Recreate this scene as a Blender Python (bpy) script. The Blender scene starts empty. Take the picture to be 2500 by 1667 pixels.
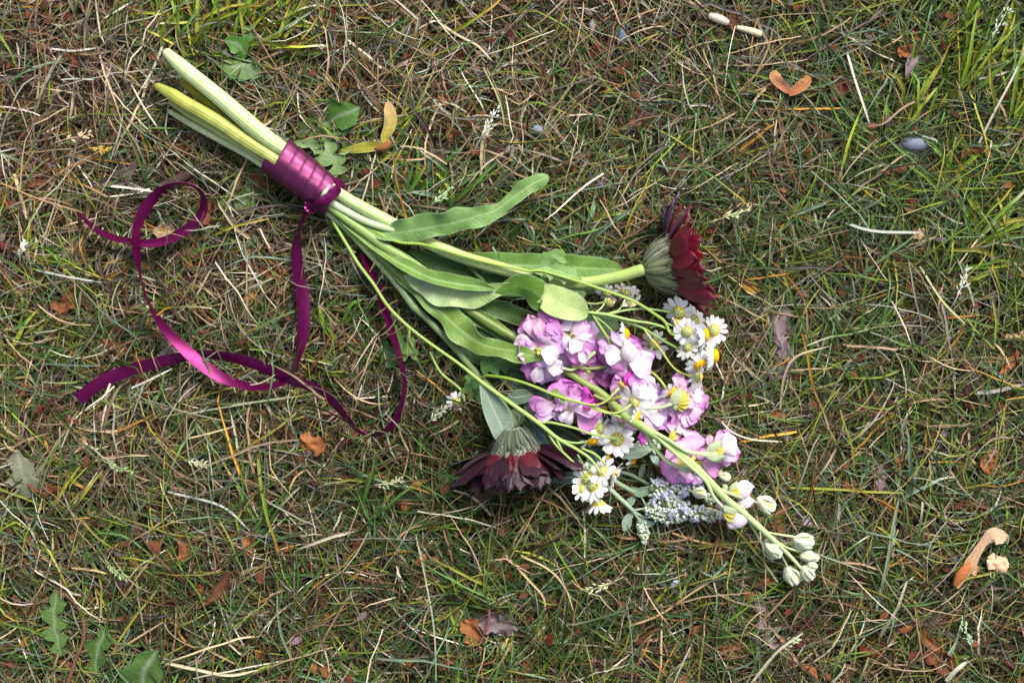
import bpy, math, random
import numpy as np
from mathutils import Vector

# ------------------------------------------------------------------ camera, light, exposure
S = 0.00024            # metres per unit; one unit is one photograph pixel at ground level
HP = 3472.0            # camera height in units (0.833 m)
sc = bpy.context.scene
cam_d = bpy.data.cameras.new('camera')
cam = bpy.data.objects.new('camera', cam_d)
sc.collection.objects.link(cam)
cam_d.lens = 50.0; cam_d.sensor_width = 36.0; cam_d.clip_start = 0.05; cam_d.clip_end = 200.0
cam.location = (0, 0, HP * S)
cam.rotation_euler = (0, 0, 0)
cam_d.dof.use_dof = True; cam_d.dof.focus_distance = (HP - 105) * S; cam_d.dof.aperture_fstop = 9.0
sc.camera = cam

SUN_ELEV, SUN_AZ = 44.0, 58.0        # azimuth counter-clockwise from +X (photo right)
world = bpy.data.worlds.new('World'); sc.world = world; world.use_nodes = True
wn = world.node_tree; bgn = wn.nodes['Background']
sky = wn.nodes.new('ShaderNodeTexSky'); sky.sky_type = 'NISHITA'; sky.sun_disc = False
sky.sun_elevation = math.radians(SUN_ELEV)
sky.sun_rotation = math.radians(90.0 - SUN_AZ)
sky.air_density = 1.0; sky.dust_density = 6.0; sky.ozone_density = 1.0
hsv = wn.nodes.new('ShaderNodeHueSaturation'); hsv.inputs['Saturation'].default_value = 0.6
wn.links.new(sky.outputs[0], hsv.inputs['Color']); wn.links.new(hsv.outputs[0], bgn.inputs[0]); bgn.inputs[1].default_value = 0.10
sun_d = bpy.data.lights.new('sun', 'SUN'); sun = bpy.data.objects.new('sun', sun_d)
sc.collection.objects.link(sun)
sun_d.energy = 2.3; sun_d.angle = math.radians(26); sun_d.color = (1.0, 0.95, 0.87)
_e, _a = math.radians(SUN_ELEV), math.radians(SUN_AZ)
sun_dir = Vector((math.cos(_e) * math.cos(_a), math.cos(_e) * math.sin(_a), math.sin(_e)))
sun.rotation_euler = sun_dir.to_track_quat('Z', 'Y').to_euler()
sc.view_settings.view_transform = 'Standard'; sc.view_settings.look = 'None'
sc.view_settings.gamma = 1.0; sc.view_settings.use_curve_mapping = False
sc.view_settings.exposure = 0.92
sc.cycles.max_bounces = 6; sc.cycles.transparent_max_bounces = 8

rng = np.random.default_rng(11)
random.seed(5)
COL = sc.collection

# ------------------------------------------------------------------ coordinates and small maths
def P(x, y, z=0.0):
    """photo pixel and height (units) -> point in units"""
    k = (HP - z) / HP
    return np.array([(x - 1250.0) * k, (833.5 - y) * k, z])

def Z(x0, y0, s):
    return lambda x, y: (x0 + x / s, y0 + y / s)
Za = Z(1240, 740, 7.84); Zb = Z(1420, 780, 7.84); Zc = Z(1270, 900, 7.84); Zd = Z(1560, 900, 7.84)
Ze = Z(1580, 1020, 7.84); Zf = Z(1520, 680, 6.03); Zg = Z(1390, 1000, 5.6); Zh = Z(1540, 470, 2.986)
Zi = Z(1100, 1040, 3.733); Zj = Z(640, 330, 3.896); Zk = Z(1560, 1150, 5.6)
R1 = Z(350, 80, 3.92); R2 = Z(150, 400, 2.24); R3 = Z(750, 400, 3.4846); R4 = Z(1200, 450, 3.485)
R6 = Z(1080, 900, 3.485); R7 = Z(1500, 1000, 3.4836)

def srgb(r, g, b):
    f = lambda c: c / 12.92 if c <= 0.04045 else ((c + 0.055) / 1.055) ** 2.4
    return np.array([f(r / 255.0), f(g / 255.0), f(b / 255.0)])

def spline(pts, n):
    """Catmull-Rom through rows of any dimension, n samples"""
    p = np.asarray(pts, float)
    if len(p) == 2:
        t = np.linspace(0, 1, n)[:, None]
        return p[0] * (1 - t) + p[1] * t
    p = np.vstack([2 * p[0] - p[1], p, 2 * p[-1] - p[-2]])
    m = len(p) - 3
    seg = np.linalg.norm(np.diff(p[1:-1, :2], axis=0), axis=1) + 1e-6
    cum = np.concatenate([[0], np.cumsum(seg)]); cum /= cum[-1]
    out = []
    for t in np.linspace(0, 1, n):
        i = min(int(np.searchsorted(cum, t, side='right') - 1), m - 1)
        u = (t - cum[i]) / (cum[i + 1] - cum[i])
        a, b, c, d = p[i], p[i + 1], p[i + 2], p[i + 3]
        out.append(0.5 * ((2 * b) + (-a + c) * u + (2 * a - 5 * b + 4 * c - d) * u * u + (-a + 3 * b - 3 * c + d) * u ** 3))
    return np.array(out)

def unit(v):
    v = np.asarray(v, float); n = np.linalg.norm(v, axis=-1, keepdims=True)
    return v / np.maximum(n, 1e-9)

def smoothnoise(x, y, sc_, seed=0):
    """cheap smooth value noise, vectorised, about -1..1"""
    x = np.asarray(x, float) / sc_ + seed * 17.31; y = np.asarray(y, float) / sc_ - seed * 9.77
    xi = np.floor(x).astype(np.int64); yi = np.floor(y).astype(np.int64)
    fx = x - xi; fy = y - yi; fx = fx * fx * (3 - 2 * fx); fy = fy * fy * (3 - 2 * fy)
    def h(a, b):
        n = (a * 374761393 + b * 668265263 + seed * 1442695041) & 0x7fffffff
        n = ((n ^ (n >> 13)) * 1274126177) & 0x7fffffff
        return ((n ^ (n >> 16)) & 0xffff) / 32767.5 - 1
    return (h(xi, yi) * (1 - fx) * (1 - fy) + h(xi + 1, yi) * fx * (1 - fy) + h(xi, yi + 1) * (1 - fx) * fy + h(xi + 1, yi + 1) * fx * fy)

# ------------------------------------------------------------------ mesh building
class MB:
    def __init__(s): s.v = []; s.f = []; s.c = []; s.u = []; s.n = 0
    def grid(s, G, C, U=None, closed=False):
        """G (n,m,3) points, C colour (3,) or (n,m,3), U (n,m,3) surface coordinates"""
        n, m, _ = G.shape
        C = np.broadcast_to(np.asarray(C, float), (n, m, 3))
        if U is None:
            uu, vv = np.meshgrid(np.linspace(-1, 1, m), np.linspace(0, 1, n))
            U = np.stack([uu, vv, np.full_like(uu, random.random() * 10)], -1)
        s.v.append(G.reshape(-1, 3)); s.c.append(C.reshape(-1, 3)); s.u.append(np.asarray(U).reshape(-1, 3))
        idx = np.arange(n * m).reshape(n, m) + s.n
        if closed: idx = np.concatenate([idx, idx[:, :1]], 1)
        q = np.stack([idx[:-1, :-1], idx[:-1, 1:], idx[1:, 1:], idx[1:, :-1]], -1).reshape(-1, 4)
        s.f.append(q); s.n += n * m
    def mesh(s, name, origin=(0, 0, 0)):
        V = (np.concatenate(s.v) - np.asarray(origin)) * S
        F = np.concatenate(s.f).astype(np.int32)
        me = bpy.data.meshes.new(name)
        me.vertices.add(len(V)); me.vertices.foreach_set('co', V.astype(np.float32).ravel())
        me.loops.add(F.size); me.loops.foreach_set('vertex_index', F.ravel())
        me.polygons.add(len(F)); me.polygons.foreach_set('loop_start', np.arange(0, F.size, 4, dtype=np.int32))
        me.polygons.foreach_set('use_smooth', np.ones(len(F), bool))
        for nm, dat in (('Col', s.c), ('Uvc', s.u)):
            a = me.attributes.new(nm, 'FLOAT_COLOR', 'POINT')
            D = np.concatenate(dat); D = np.concatenate([D, np.ones((len(D), 1))], 1)
            a.data.foreach_set('color', D.astype(np.float32).ravel())
        me.update(calc_edges=True)
        return me

ORG = {}
def thing(name, label, cat, at, group=None):
    o = bpy.data.objects.new(name, None); COL.objects.link(o)
    at = np.asarray(at, float); o.location = at * S; o.empty_display_size = 0.01
    o['label'] = label; o['category'] = cat
    if group: o['group'] = group
    ORG[o.name] = at
    return o
def part(name, mb, mat, parent=None, label=None, kind=None, at=(0, 0, 0), category=None, group=None):
    org = ORG[parent.name] if parent is not None else np.asarray(at, float)
    me = mb.mesh(name, org); me.materials.append(mat)
    o = bpy.data.objects.new(name, me); COL.objects.link(o)
    if parent is not None: o.parent = parent
    else: o.location = org * S
    ORG[o.name] = org
    if label: o['label'] = label
    if kind: o['kind'] = kind
    if category: o['category'] = category
    if group: o['group'] = group
    return o

def tube(mb, pts, col, n=None, seg=12, flat=1.0, ribs=0.0, cap0=0.5, cap1=0.5, col2=None, spots=None, cut=None):
    """pts rows (px,py,z,r); rounded ends; col -> col2 along the length"""
    p = np.asarray(pts, float)
    L = np.sum(np.linalg.norm(np.diff(p[:, :2], axis=0), axis=1))
    n = n or int(max(6, L / 9))
    q = spline(p, n)
    W = np.array([P(*r[:3]) for r in q]); R = np.maximum(q[:, 3], 0.3)
    T = unit(np.gradient(W, axis=0))
    rows = []; cols = []; us = []
    tt = list(np.linspace(0, 1, n))
    col = np.asarray(col, float); col2 = col if col2 is None else np.asarray(col2, float)
    up = np.array([0, 0, 1.0])
    for i in range(n):
        a = unit(np.cross(up, T[i])); b = np.cross(T[i], a)
        ringset = [(0.0, 1.0)]
        if i == 0 and cap0: ringset = [(-cap0 * 1.0, 0.02), (-cap0 * .92, .4), (-cap0 * .6, 0.8), (0.0, 1.0)]
        if i == n - 1 and cap1: ringset = [(0.0, 1.0), (cap1 * .6, 0.8), (cap1 * .92, .4), (cap1 * 1.0, 0.02)]
        for off, rs in ringset:
            th = np.linspace(0, 2 * math.pi, seg, endpoint=False)
            rr = R[i] * rs * (1 + ribs * np.cos(5 * th))
            rows.append(W[i] + T[i] * off * R[i] + (np.cos(th) * rr)[:, None] * a + (np.sin(th) * rr * flat)[:, None] * b)
            c = col * (1 - tt[i]) + col2 * tt[i]
            if spots is not None:
                k = 0.5 + 0.5 * smoothnoise(np.full(seg, i * 9.0), th * 12, 14, 3)
                c = c[None] * (1 - k[:, None] * spots[1]) + np.asarray(spots[0])[None] * k[:, None] * spots[1]
            else: c = np.broadcast_to(c, (seg, 3))
            if cut is not None and i == 0: c = c * (.35 + .65 * rs) + np.asarray(cut) * (.65 - .65 * rs) if rs > .5 else c * .3 + np.asarray(cut) * .7
            cols.append(c); us.append(np.stack([th / math.pi - 1, np.full(seg, tt[i] * L / 100), np.full(seg, 1.0)], -1))
    mb.grid(np.array(rows), np.array(cols), np.array(us), closed=True)

PF = {  # half-width profiles
 'fan':   ([0, .12, .3, .5, .7, .85, .95, 1.0], [.10, .20, .50, .82, 1.0, .95, .70, .25]),
 'round': ([0, .1, .3, .5, .7, .88, 1.0], [.25, .55, .9, 1.0, .92, .62, .15]),
 'ray':   ([0, .1, .4, .7, .88, .96, 1.0], [.38, .58, .92, 1.0, .84, .56, .10]),
 'lance': ([0, .1, .3, .55, .8, .93, 1.0], [.45, .7, 1.0, .95, .6, .28, .04]),
 'strip': ([0, .5, .9, 1.0], [.8, 1.0, .9, .5]),
}
def petal_grid(b, t, w, prof='fan', up=(0, 0, 1), cup=.15, bend=.12, ruf=.05, seed=0, nl=12, nw=9, edge=.05, roll=0.0, twist=0.0):
    """surface from base b to tip t (units), full width w"""
    b = np.asarray(b, float); t = np.asarray(t, float)
    d = t - b; L = np.linalg.norm(d); dh = d / L
    up = np.asarray(up, float); s = unit(np.cross(dh, up)); nrm = np.cross(s, dh)
    if roll: s, nrm = s * math.cos(roll) + nrm * math.sin(roll), nrm * math.cos(roll) - s * math.sin(roll)
    r = random.Random(seed); ph = [r.random() * 6.28 for _ in range(6)]
    T = (1 - np.cos(np.linspace(0, math.pi * .92, nl))) / (1 - math.cos(math.pi * .92))
    U = np.linspace(-1, 1, nw)
    f = np.interp(T, *PF[prof])
    uu, tt = np.meshgrid(U, T)
    fw = f[:, None] * w * .5
    long_ = tt * L * (1 - (uu ** 2) * .10 * (tt ** 2)) + edge * L * tt ** 3 * (np.sin(uu * 3.1 + ph[0]) * .5 + np.sin(uu * 7 + ph[1]) * .35)
    uo = uu * fw * (1 + edge * .8 * np.sin(tt * 8 + ph[2] + uu))
    h = cup * w * .5 * uu ** 2 * (.3 + .7 * tt) + bend * L * np.sin(tt * math.pi * .9)
    h = h + ruf * w * tt ** 1.5 * (np.sin(uu * 4 + ph[3]) * .5 + np.sin(uu * 8 + ph[4] + tt * 5) * .4 * np.abs(uu)) + ruf * .4 * w * np.sin(tt * 7 + ph[5]) * np.abs(uu)
    if twist:
        a = twist * tt
        uo, h = uo * np.cos(a), h + uo * np.sin(a)
    G = b + dh * long_[..., None] + s * uo[..., None] + nrm * h[..., None]
    UV = np.stack([uu, tt, np.full_like(uu, (seed * 1.37) % 10)], -1)
    return G, uu, tt, UV

def leaf_grid(rows, n=40, nw=11, fold=0.0, ruf=0.1, seed=0, wavy=0.0):
    """rows (px,py,z,halfL,halfR,bank); follows the centre line; fold lifts both halves"""
    q = spline(rows, n)
    W = np.array([P(*r[:3]) for r in q]); T = unit(np.gradient(W, axis=0))
    U = np.linspace(-1, 1, nw); r = random.Random(seed); ph = [r.random() * 6.28 for _ in range(4)]
    L = np.cumsum(np.concatenate([[0], np.linalg.norm(np.diff(W, axis=0), axis=1)]))
    G = np.zeros((n, nw, 3))
    up = np.array([0, 0, 1.0])
    for i in range(n):
        s = unit(np.cross(T[i], up)); nn = np.cross(s, T[i])
        bk = q[i, 5]
        s, nn = s * math.cos(bk) + nn * math.sin(bk), nn * math.cos(bk) - s * math.sin(bk)
        hl, hr = max(q[i, 3], .4), max(q[i, 4], .4)
        w = np.where(U < 0, hl, hr)
        w = w * (1 + wavy * np.sin(L[i] / 13.0 + ph[0] + (U > 0) * 2.0) * np.abs(U))
        h = fold * np.abs(U) ** 1.3 * w + ruf * w * (np.abs(U) ** 2) * np.sin(L[i] / 17.0 + ph[1] + (U > 0) * 1.9) + ruf * .4 * w * np.abs(U) * np.sin(L[i] / 8.0 + ph[2] - (U > 0))
        G[i] = W[i] + (U * w)[:, None] * s + h[:, None] * nn
    uu, tt = np.meshgrid(U, L / L[-1])
    UV = np.stack([uu, np.repeat(L[:, None] / 100, nw, 1), np.full_like(uu, seed % 9 + .3)], -1)
    return G, uu, tt, UV

def thicken(mb, G, C, UV, th=1.2):
    """closed thin shell: top sheet, underside offset by th, joined rim"""
    du = np.gradient(G, axis=1); dv = np.gradient(G, axis=0)
    nn = unit(np.cross(du, dv))
    if nn[..., 2].mean() < 0: nn = -nn
    n, m, _ = G.shape
    C = np.broadcast_to(np.asarray(C, float), (n, m, 3))
    B = G - nn * th
    mb.grid(G, C, UV); mb.grid(B, C * .92 + .02, UV)
    rim = np.concatenate([np.stack([G[:, 0], B[:, 0]], 1)]); mb.grid(rim, C[:, :1].repeat(2, 1), UV[:, :1].repeat(2, 1))
    rim = np.stack([G[:, -1], B[:, -1]], 1); mb.grid(rim, C[:, -1:].repeat(2, 1), UV[:, -1:].repeat(2, 1))

# ------------------------------------------------------------------ materials
def mat(name, rough=.6, transl=0.0, sheen=0.0, spec=.3, nscale=300, namt=.15, bump=0.0, bscale=900, veins=None, vamt=.2, tint=(1, 1, 1), aniso=0.0, coat=0.0, metal=0.0):
    m = bpy.data.materials.new(name); m.use_nodes = True; nt = m.node_tree; N = nt.nodes; Lk = nt.links
    bs = N['Principled BSDF']; out = N['Material Output']
    def nd(t, **k):
        x = N.new(t)
        for a, b in k.items(): setattr(x, a, b)
        return x
    def math_(op, a, b=None, c=None):
        x = nd('ShaderNodeMath', operation=op)
        for i, v in enumerate((a, b, c)):
            if v is None: continue
            if isinstance(v, (int, float)): x.inputs[i].default_value = v
            else: Lk.new(v, x.inputs[i])
        return x.outputs[0]
    at = nd('ShaderNodeAttribute', attribute_name='Col'); col = at.outputs['Color']
    geo = nd('ShaderNodeNewGeometry')
    ns = nd('ShaderNodeTexNoise'); ns.inputs['Scale'].default_value = nscale; ns.inputs['Detail'].default_value = 3
    Lk.new(geo.outputs['Position'], ns.inputs['Vector'])
    val = math_('MULTIPLY_ADD', ns.outputs['Fac'], 2 * namt, 1 - namt)
    vv = None
    if veins:
        uv = nd('ShaderNodeAttribute', attribute_name='Uvc'); sp = nd('ShaderNodeSeparateXYZ'); Lk.new(uv.outputs['Vector'], sp.inputs[0])
        u, v, s_ = sp.outputs
        if veins == 'petal':
            cb = nd('ShaderNodeCombineXYZ'); Lk.new(math_('MULTIPLY', u, 7.0), cb.inputs[0]); Lk.new(math_('MULTIPLY', v, 1.2), cb.inputs[1]); Lk.new(s_, cb.inputs[2])
            n2 = nd('ShaderNodeTexNoise'); n2.inputs['Scale'].default_value = 1.6; n2.inputs['Detail'].default_value = 3; Lk.new(cb.outputs[0], n2.inputs['Vector'])
            vv = n2.outputs['Fac']
        elif veins == 'leaf':
            au = math_('ABSOLUTE', u)
            nv_ = nd('ShaderNodeTexNoise'); nv_.inputs['Scale'].default_value = 60; Lk.new(geo.outputs['Position'], nv_.inputs['Vector'])
            ph = math_('ADD', math_('MULTIPLY_ADD', v, 30.0, math_('MULTIPLY', au, -7.0)), math_('MULTIPLY', nv_.outputs['Fac'], 14.0))
            sn = math_('SINE', ph); sn = math_('POWER', math_('ABSOLUTE', sn), 6.0)
            lat = math_('MULTIPLY', math_('SUBTRACT', 1.0, sn), .22)
            mid = math_('LESS_THAN', au, .07)
            vv = math_('MAXIMUM', math_('MULTIPLY', mid, .9), math_('ADD', lat, .2))
        elif veins == 'rib':
            sn = math_('SINE', math_('MULTIPLY', u, 42.0))
            vv = math_('MULTIPLY_ADD', sn, .5, .5)
        elif veins == 'ribbon':
            au = math_('ABSOLUTE', u)
            e = math_('GREATER_THAN', au, .86)
            st = math_('MULTIPLY_ADD', math_('SINE', math_('MULTIPLY', v, 190.0)), .5, .5)
            tw = math_('MULTIPLY_ADD', math_('SINE', math_('MULTIPLY_ADD', v, 330.0, math_('MULTIPLY', u, 26.0))), .10, .5)
            vv = math_('ADD', math_('MULTIPLY', math_('MULTIPLY', e, st), -.35), tw)
        val = math_('MULTIPLY', val, math_('MULTIPLY_ADD', vv, 2 * vamt, 1 - vamt))
    mx = nd('ShaderNodeVectorMath', operation='SCALE'); Lk.new(col, mx.inputs[0]); Lk.new(val, mx.inputs[3])
    c2 = mx.outputs[0]
    Lk.new(c2, bs.inputs['Base Color'])
    bs.inputs['Roughness'].default_value = rough; bs.inputs['Metallic'].default_value = metal
    bs.inputs['Specular IOR Level'].default_value = spec
    bs.inputs['Sheen Weight'].default_value = sheen
    bs.inputs['Sheen Roughness'].default_value = .4
    bs.inputs['Coat Weight'].default_value = coat
    if aniso: bs.inputs['Anisotropic'].default_value = aniso
    if bump:
        nb = nd('ShaderNodeTexNoise'); nb.inputs['Scale'].default_value = bscale; nb.inputs['Detail'].default_value = 4
        Lk.new(geo.outputs['Position'], nb.inputs['Vector'])
        h = nb.outputs['Fac']
        if vv is not None: h = math_('ADD', h, math_('MULTIPLY', vv, .8))
        bp = nd('ShaderNodeBump'); bp.inputs['Strength'].default_value = bump; bp.inputs['Distance'].default_value = .0006
        Lk.new(h, bp.inputs['Height']); Lk.new(bp.outputs[0], bs.inputs['Normal'])
    if transl:
        tr = nd('ShaderNodeBsdfTranslucent'); Lk.new(c2, tr.inputs['Color'])
        ms = nd('ShaderNodeMixShader'); ms.inputs[0].default_value = transl
        Lk.new(bs.outputs[0], ms.inputs[1]); Lk.new(tr.outputs[0], ms.inputs[2]); Lk.new(ms.outputs[0], out.inputs['Surface'])
    return m

M_grass = mat('grass_blade', rough=.55, transl=.22, spec=.35, nscale=220, namt=.22)
M_straw = mat('dry_straw', rough=.6, transl=.12, spec=.3, nscale=400, namt=.2)
M_soil = mat('soil', rough=.95, spec=.1, nscale=160, namt=.5, bump=1.0, bscale=500)
M_dead = mat('dead_leaf', rough=.7, transl=.12, spec=.25, nscale=500, namt=.32, bump=.5, bscale=900, veins='petal', vamt=.25)
M_stem = mat('flower_stem', rough=.45, transl=.10, sheen=.25, spec=.4, nscale=160, namt=.12, bump=.25, bscale=1400, veins='rib', vamt=.05)
M_leaf = mat('green_leaf', rough=.5, transl=.2, sheen=.12, spec=.3, nscale=110, namt=.40, bump=.6, bscale=420, veins='leaf', vamt=.05)
M_sage = mat('downy_leaf', rough=.8, transl=.12, sheen=.6, spec=.15, nscale=300, namt=.15, bump=.7, bscale=1500, veins='leaf', vamt=.14)
M_petal = mat('pale_petal', rough=.6, transl=.42, sheen=.0, spec=.15, nscale=140, namt=.05, bump=.2, bscale=800, veins='petal', vamt=.10)
M_red = mat('dark_petal', rough=.42, transl=.12, sheen=.06, spec=.4, nscale=200, namt=.2, bump=.4, bscale=700, veins='petal', vamt=.35)
M_white = mat('white_petal', rough=.6, transl=.3, spec=.2, nscale=200, namt=.03, bump=.15, bscale=800, veins='petal', vamt=.06)
M_disc = mat('pollen_disc', rough=.8, transl=.05, spec=.2, nscale=2200, namt=.35, bump=1.0, bscale=2600)
M_fuzz = mat('downy_bract', rough=.8, sheen=.25, spec=.1, nscale=900, namt=.3, bump=.8, bscale=1800, veins='rib', vamt=.1)
M_ribbon = mat('satin', rough=.36, transl=.0, sheen=.0, spec=.5, metal=.65, nscale=500, namt=.08, veins='ribbon', vamt=.5, bump=.12, bscale=3500)
M_stone = mat('stone', rough=.55, spec=.4, nscale=700, namt=.35, bump=.5, bscale=1500)
M_wood = mat('dry_wood', rough=.85, spec=.2, nscale=500, namt=.35, bump=1.0, bscale=900)
# ------------------------------------------------------------------ soil: one sheet, fine under the camera, reaching far out
def soil_height(X, Y):
    return smoothnoise(X, Y, 220, 1) * 7 + smoothnoise(X, Y, 60, 2) * 3 + smoothnoise(X, Y, 17, 3) * 1.2
_c = np.concatenate([np.linspace(-2600, 2600, 300)])
_far = np.array([3400, 5200, 9000, 17000, 34000, 70000, 140000.0])
_c = np.concatenate([-_far[::-1], _c, _far])
XX, YY = np.meshgrid(_c, _c)
ZZ = soil_height(XX, YY) - 4
G = np.stack([XX, YY, ZZ], -1)
kk = (0.5 + 0.5 * smoothnoise(XX, YY, 130, 5))[..., None]; k2 = (0.5 + .5 * smoothnoise(XX, YY, 35, 6))[..., None]
C = (srgb(36, 29, 27) * (1 - kk) + srgb(64, 57, 58) * kk) * (.75 + .5 * k2)
farm = np.clip((np.maximum(np.abs(XX), np.abs(YY)) - 2600) / 800, 0, 1)[..., None]
C = C * (1 - farm) + srgb(92, 96, 52) * farm
mb = MB(); mb.grid(G[:, ::-1], C[:, ::-1]); part('ground', mb, M_soil, kind='structure')

# ------------------------------------------------------------------ where the things press the grass down (height caps in units)
CAPN = 4.0
CW, CH = int(3600 / CAPN), int(2800 / CAPN)
cap = np.full((CH, CW), 400.0)
ribm = np.zeros((CH, CW), bool)
cgx, cgy = np.meshgrid(np.arange(CW) * CAPN - 550, np.arange(CH) * CAPN - 560)
def press(pts, hw, z):
    p = np.asarray(pts, float)[:, :2]
    if len(p) > 2: p = spline(p, len(p) * 4)
    for a, b in zip(p[:-1], p[1:]):
        x0, x1 = min(a[0], b[0]) - hw - 8, max(a[0], b[0]) + hw + 8; y0, y1 = min(a[1], b[1]) - hw - 8, max(a[1], b[1]) + hw + 8
        i0, i1 = int((x0 + 550) / CAPN), int((x1 + 550) / CAPN) + 1; j0, j1 = int((y0 + 560) / CAPN), int((y1 + 560) / CAPN) + 1
        i0, j0 = max(i0, 0), max(j0, 0)
        gx, gy = cgx[j0:j1, i0:i1], cgy[j0:j1, i0:i1]
        ab = b - a; t = np.clip(((gx - a[0]) * ab[0] + (gy - a[1]) * ab[1]) / (ab @ ab + 1e-6), 0, 1)
        d = np.hypot(gx - a[0] - t * ab[0], gy - a[1] - t * ab[1])
        c = z + np.clip((d - hw) * 1.2, 0, 400)
        sub = cap[j0:j1, i0:i1]; np.minimum(sub, c, out=sub)
def capat(X, Y):
    px = X / .982 + 1250; py = 833.5 - Y / .982
    i = np.clip(((px + 550) / CAPN).astype(int), 0, CW - 1); j = np.clip(((py + 560) / CAPN).astype(int), 0, CH - 1)
    return cap[j, i]

TAIL1 = [(1362,245,95,20),(1335,290,88,24),(1305,370,70,22),(1290,480,62,55),(1300,600,62,66),(1320,720,62,68),(1330,840,62,66),(1320,960,62,56),(1300,1060,64,30),
 (1268,1130,60,8),(1235,1180,52,26),(1170,1208,56,34),(1090,1218,60,36),(1000,1208,64,44),(880,1165,70,58),(760,1085,84,66),(680,1010,82,62),(600,930,80,50),(540,850,78,34),(500,775,84,16),(468,700,86,9),
 (443,600,84,14),(425,500,78,38),(420,420,84,42),(432,330,86,50),(472,240,86,58),(540,165,84,48),(620,124,80,26),(690,116,76,12),(750,140,74,18),(785,190,72,30),
 (783,260,66,45),(735,330,62,52),(650,390,60,52),(560,428,60,46),(470,437,60,42),(380,425,62,36),(280,400,64,32),(190,350,62,26),(112,275,58,14)]
TAIL2 = [(1655,500,60,26),(1690,590,62,42),(1740,700,62,42),(1790,850,62,38),(1830,970,62,34),(1860,1080,62,28),(1880,1180,60,22),(1872,1290,60,30),(1840,1390,60,36),
 (1770,1462,60,30),(1690,1480,58,16),(1620,1450,58,22),(1560,1380,60,32),(1480,1290,62,46),(1400,1230,62,52),(1290,1188,60,52),(1200,1155,60,54),(1080,1100,58,56),(950,1062,56,52),
 (830,1045,54,46),(700,1052,56,52),(560,1080,60,60),(400,1122,64,66),(280,1165,66,72),(180,1220,66,76),(100,1290,62,76)]
for tl in (TAIL1, TAIL2): press([R2(x, y) for x, y, *_ in tl], 20, 40)
ribm[:] = cap < 66
press([(400,150),(670,370),(760,450),(900,560)], 62, 62)
press([(385,250),(650,400)], 40, 60)
press([(880,540),(1100,640),(1300,680),(1480,680),(1560,655)], 36, 66)
press([(1240,480),(1335,433)], 22, 70); press([(980,560),(1150,535),(1240,490)], 34, 70)
press([(1000,620),(1200,720),(1400,760)], 66, 70)
press([(900,620),(1100,800),(1300,900)], 60, 66)
press([(1300,655),(1520,655)], 32, 62)
press([(800,512),(911,693),(985,787),(1080,870),(1172,932),(1315,1032),(1440,1150)], 10, 70)
press([(1300,830),(1450,860),(1560,960),(1660,1000),(1690,1120)], 95, 66)
press([(1340,1000),(1500,1090)], 60, 60)
press([(1620,650),(1690,640)], 85, 45); press([(1645,500),(1690,740)], 40, 50)
press([(1150,1150),(1260,1120),(1400,1110)], 48, 40)
press([(1190,940),(1236,1075)], 30, 60)
press([(1569,1043),(1701,1143),(1816,1253),(1960,1390)], 22, 70)
press([(1480,700),(1540,730)], 40, 66); press([(1650,770),(1740,830),(1740,900),(1640,940)], 50, 62)
press([(1420,1170),(1470,1230)], 52, 62); press([(1580,1190),(1680,1250),(1770,1255)], 46, 60)
press([(1476,1182),(1545,1245),(1572,1320)], 14, 60); press([(1800,1260),(1880,1240)], 30, 66); press([(1780,1090),(1720,1110)], 40, 66)
press([(850,365),(930,345),(950,260)], 20, 62); press([(2345,1430),(2400,1340),(2435,1290)], 24, 64); press([(2420,1375),(2455,1370)], 22, 62)
press([(2222,350),(2250,350)], 16, 46); press([(1895,190),(1935,225),(1970,190)], 20, 62)
press([(135,1440),(150,1600)], 20, 58); press([(225,1540),(240,1640)], 22, 58); press([(345,1620),(370,1667)], 34, 58)
press([(830,250),(860,300)], 36, 60); press([(815,380),(835,415)], 30, 60); press([(50,1120),(80,1180)], 10, 50)
press([(470,1480),(560,1400)], 14, 52); press([(1900,770),(1925,850)], 22, 50); press([(1735,40),(1850,80)], 16, 56)
press([(1180,1190),(1230,1230)], 30, 50); press([(740,1070),(790,1085)], 26, 58)
press([(2160,150),(2240,160)], 22, 48); press([(1110,1490),(1250,1560)], 26, 40); press([(570,110),(610,170)], 14, 56)

# ------------------------------------------------------------------ grass, thatch and straw
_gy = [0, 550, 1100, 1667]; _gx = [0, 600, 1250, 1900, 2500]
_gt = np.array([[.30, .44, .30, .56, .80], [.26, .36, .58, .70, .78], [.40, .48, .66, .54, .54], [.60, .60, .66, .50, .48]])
def green_field(px, py):
    x = np.clip(px, 0, 2499.9); y = np.clip(py, 0, 1666.9)
    ix = np.clip(np.searchsorted(_gx, x, 'right') - 1, 0, 3); iy = np.clip(np.searchsorted(_gy, y, 'right') - 1, 0, 2)
    gx = np.asarray(_gx); gy = np.asarray(_gy)
    fx = (x - gx[ix]) / (gx[ix + 1] - gx[ix]); fy = (y - gy[iy]) / (gy[iy + 1] - gy[iy])
    v = _gt[iy, ix] * (1 - fx) * (1 - fy) + _gt[iy, ix + 1] * fx * (1 - fy) + _gt[iy + 1, ix] * (1 - fx) * fy + _gt[iy + 1, ix + 1] * fx * fy
    return v + smoothnoise(px, py, 150, 21) * .20 + smoothnoise(px, py, 60, 22) * .16
_bare = [(1500, 170, 110), (1410, 260, 110), (330, 380, 110), (2140, 1330, 120), (480, 870, 120), (1120, 330, 120), (200, 960, 110), (560, 640, 90), (1960, 880, 60), (2110, 960, 70), (300, 1260, 90)]
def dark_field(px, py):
    return np.exp(-(((px - 1120) / 330.0) ** 2 + ((py - 1130) / 230.0) ** 2)) + .35 * np.clip((py - 1150) / 400.0, 0, 1)
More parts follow.
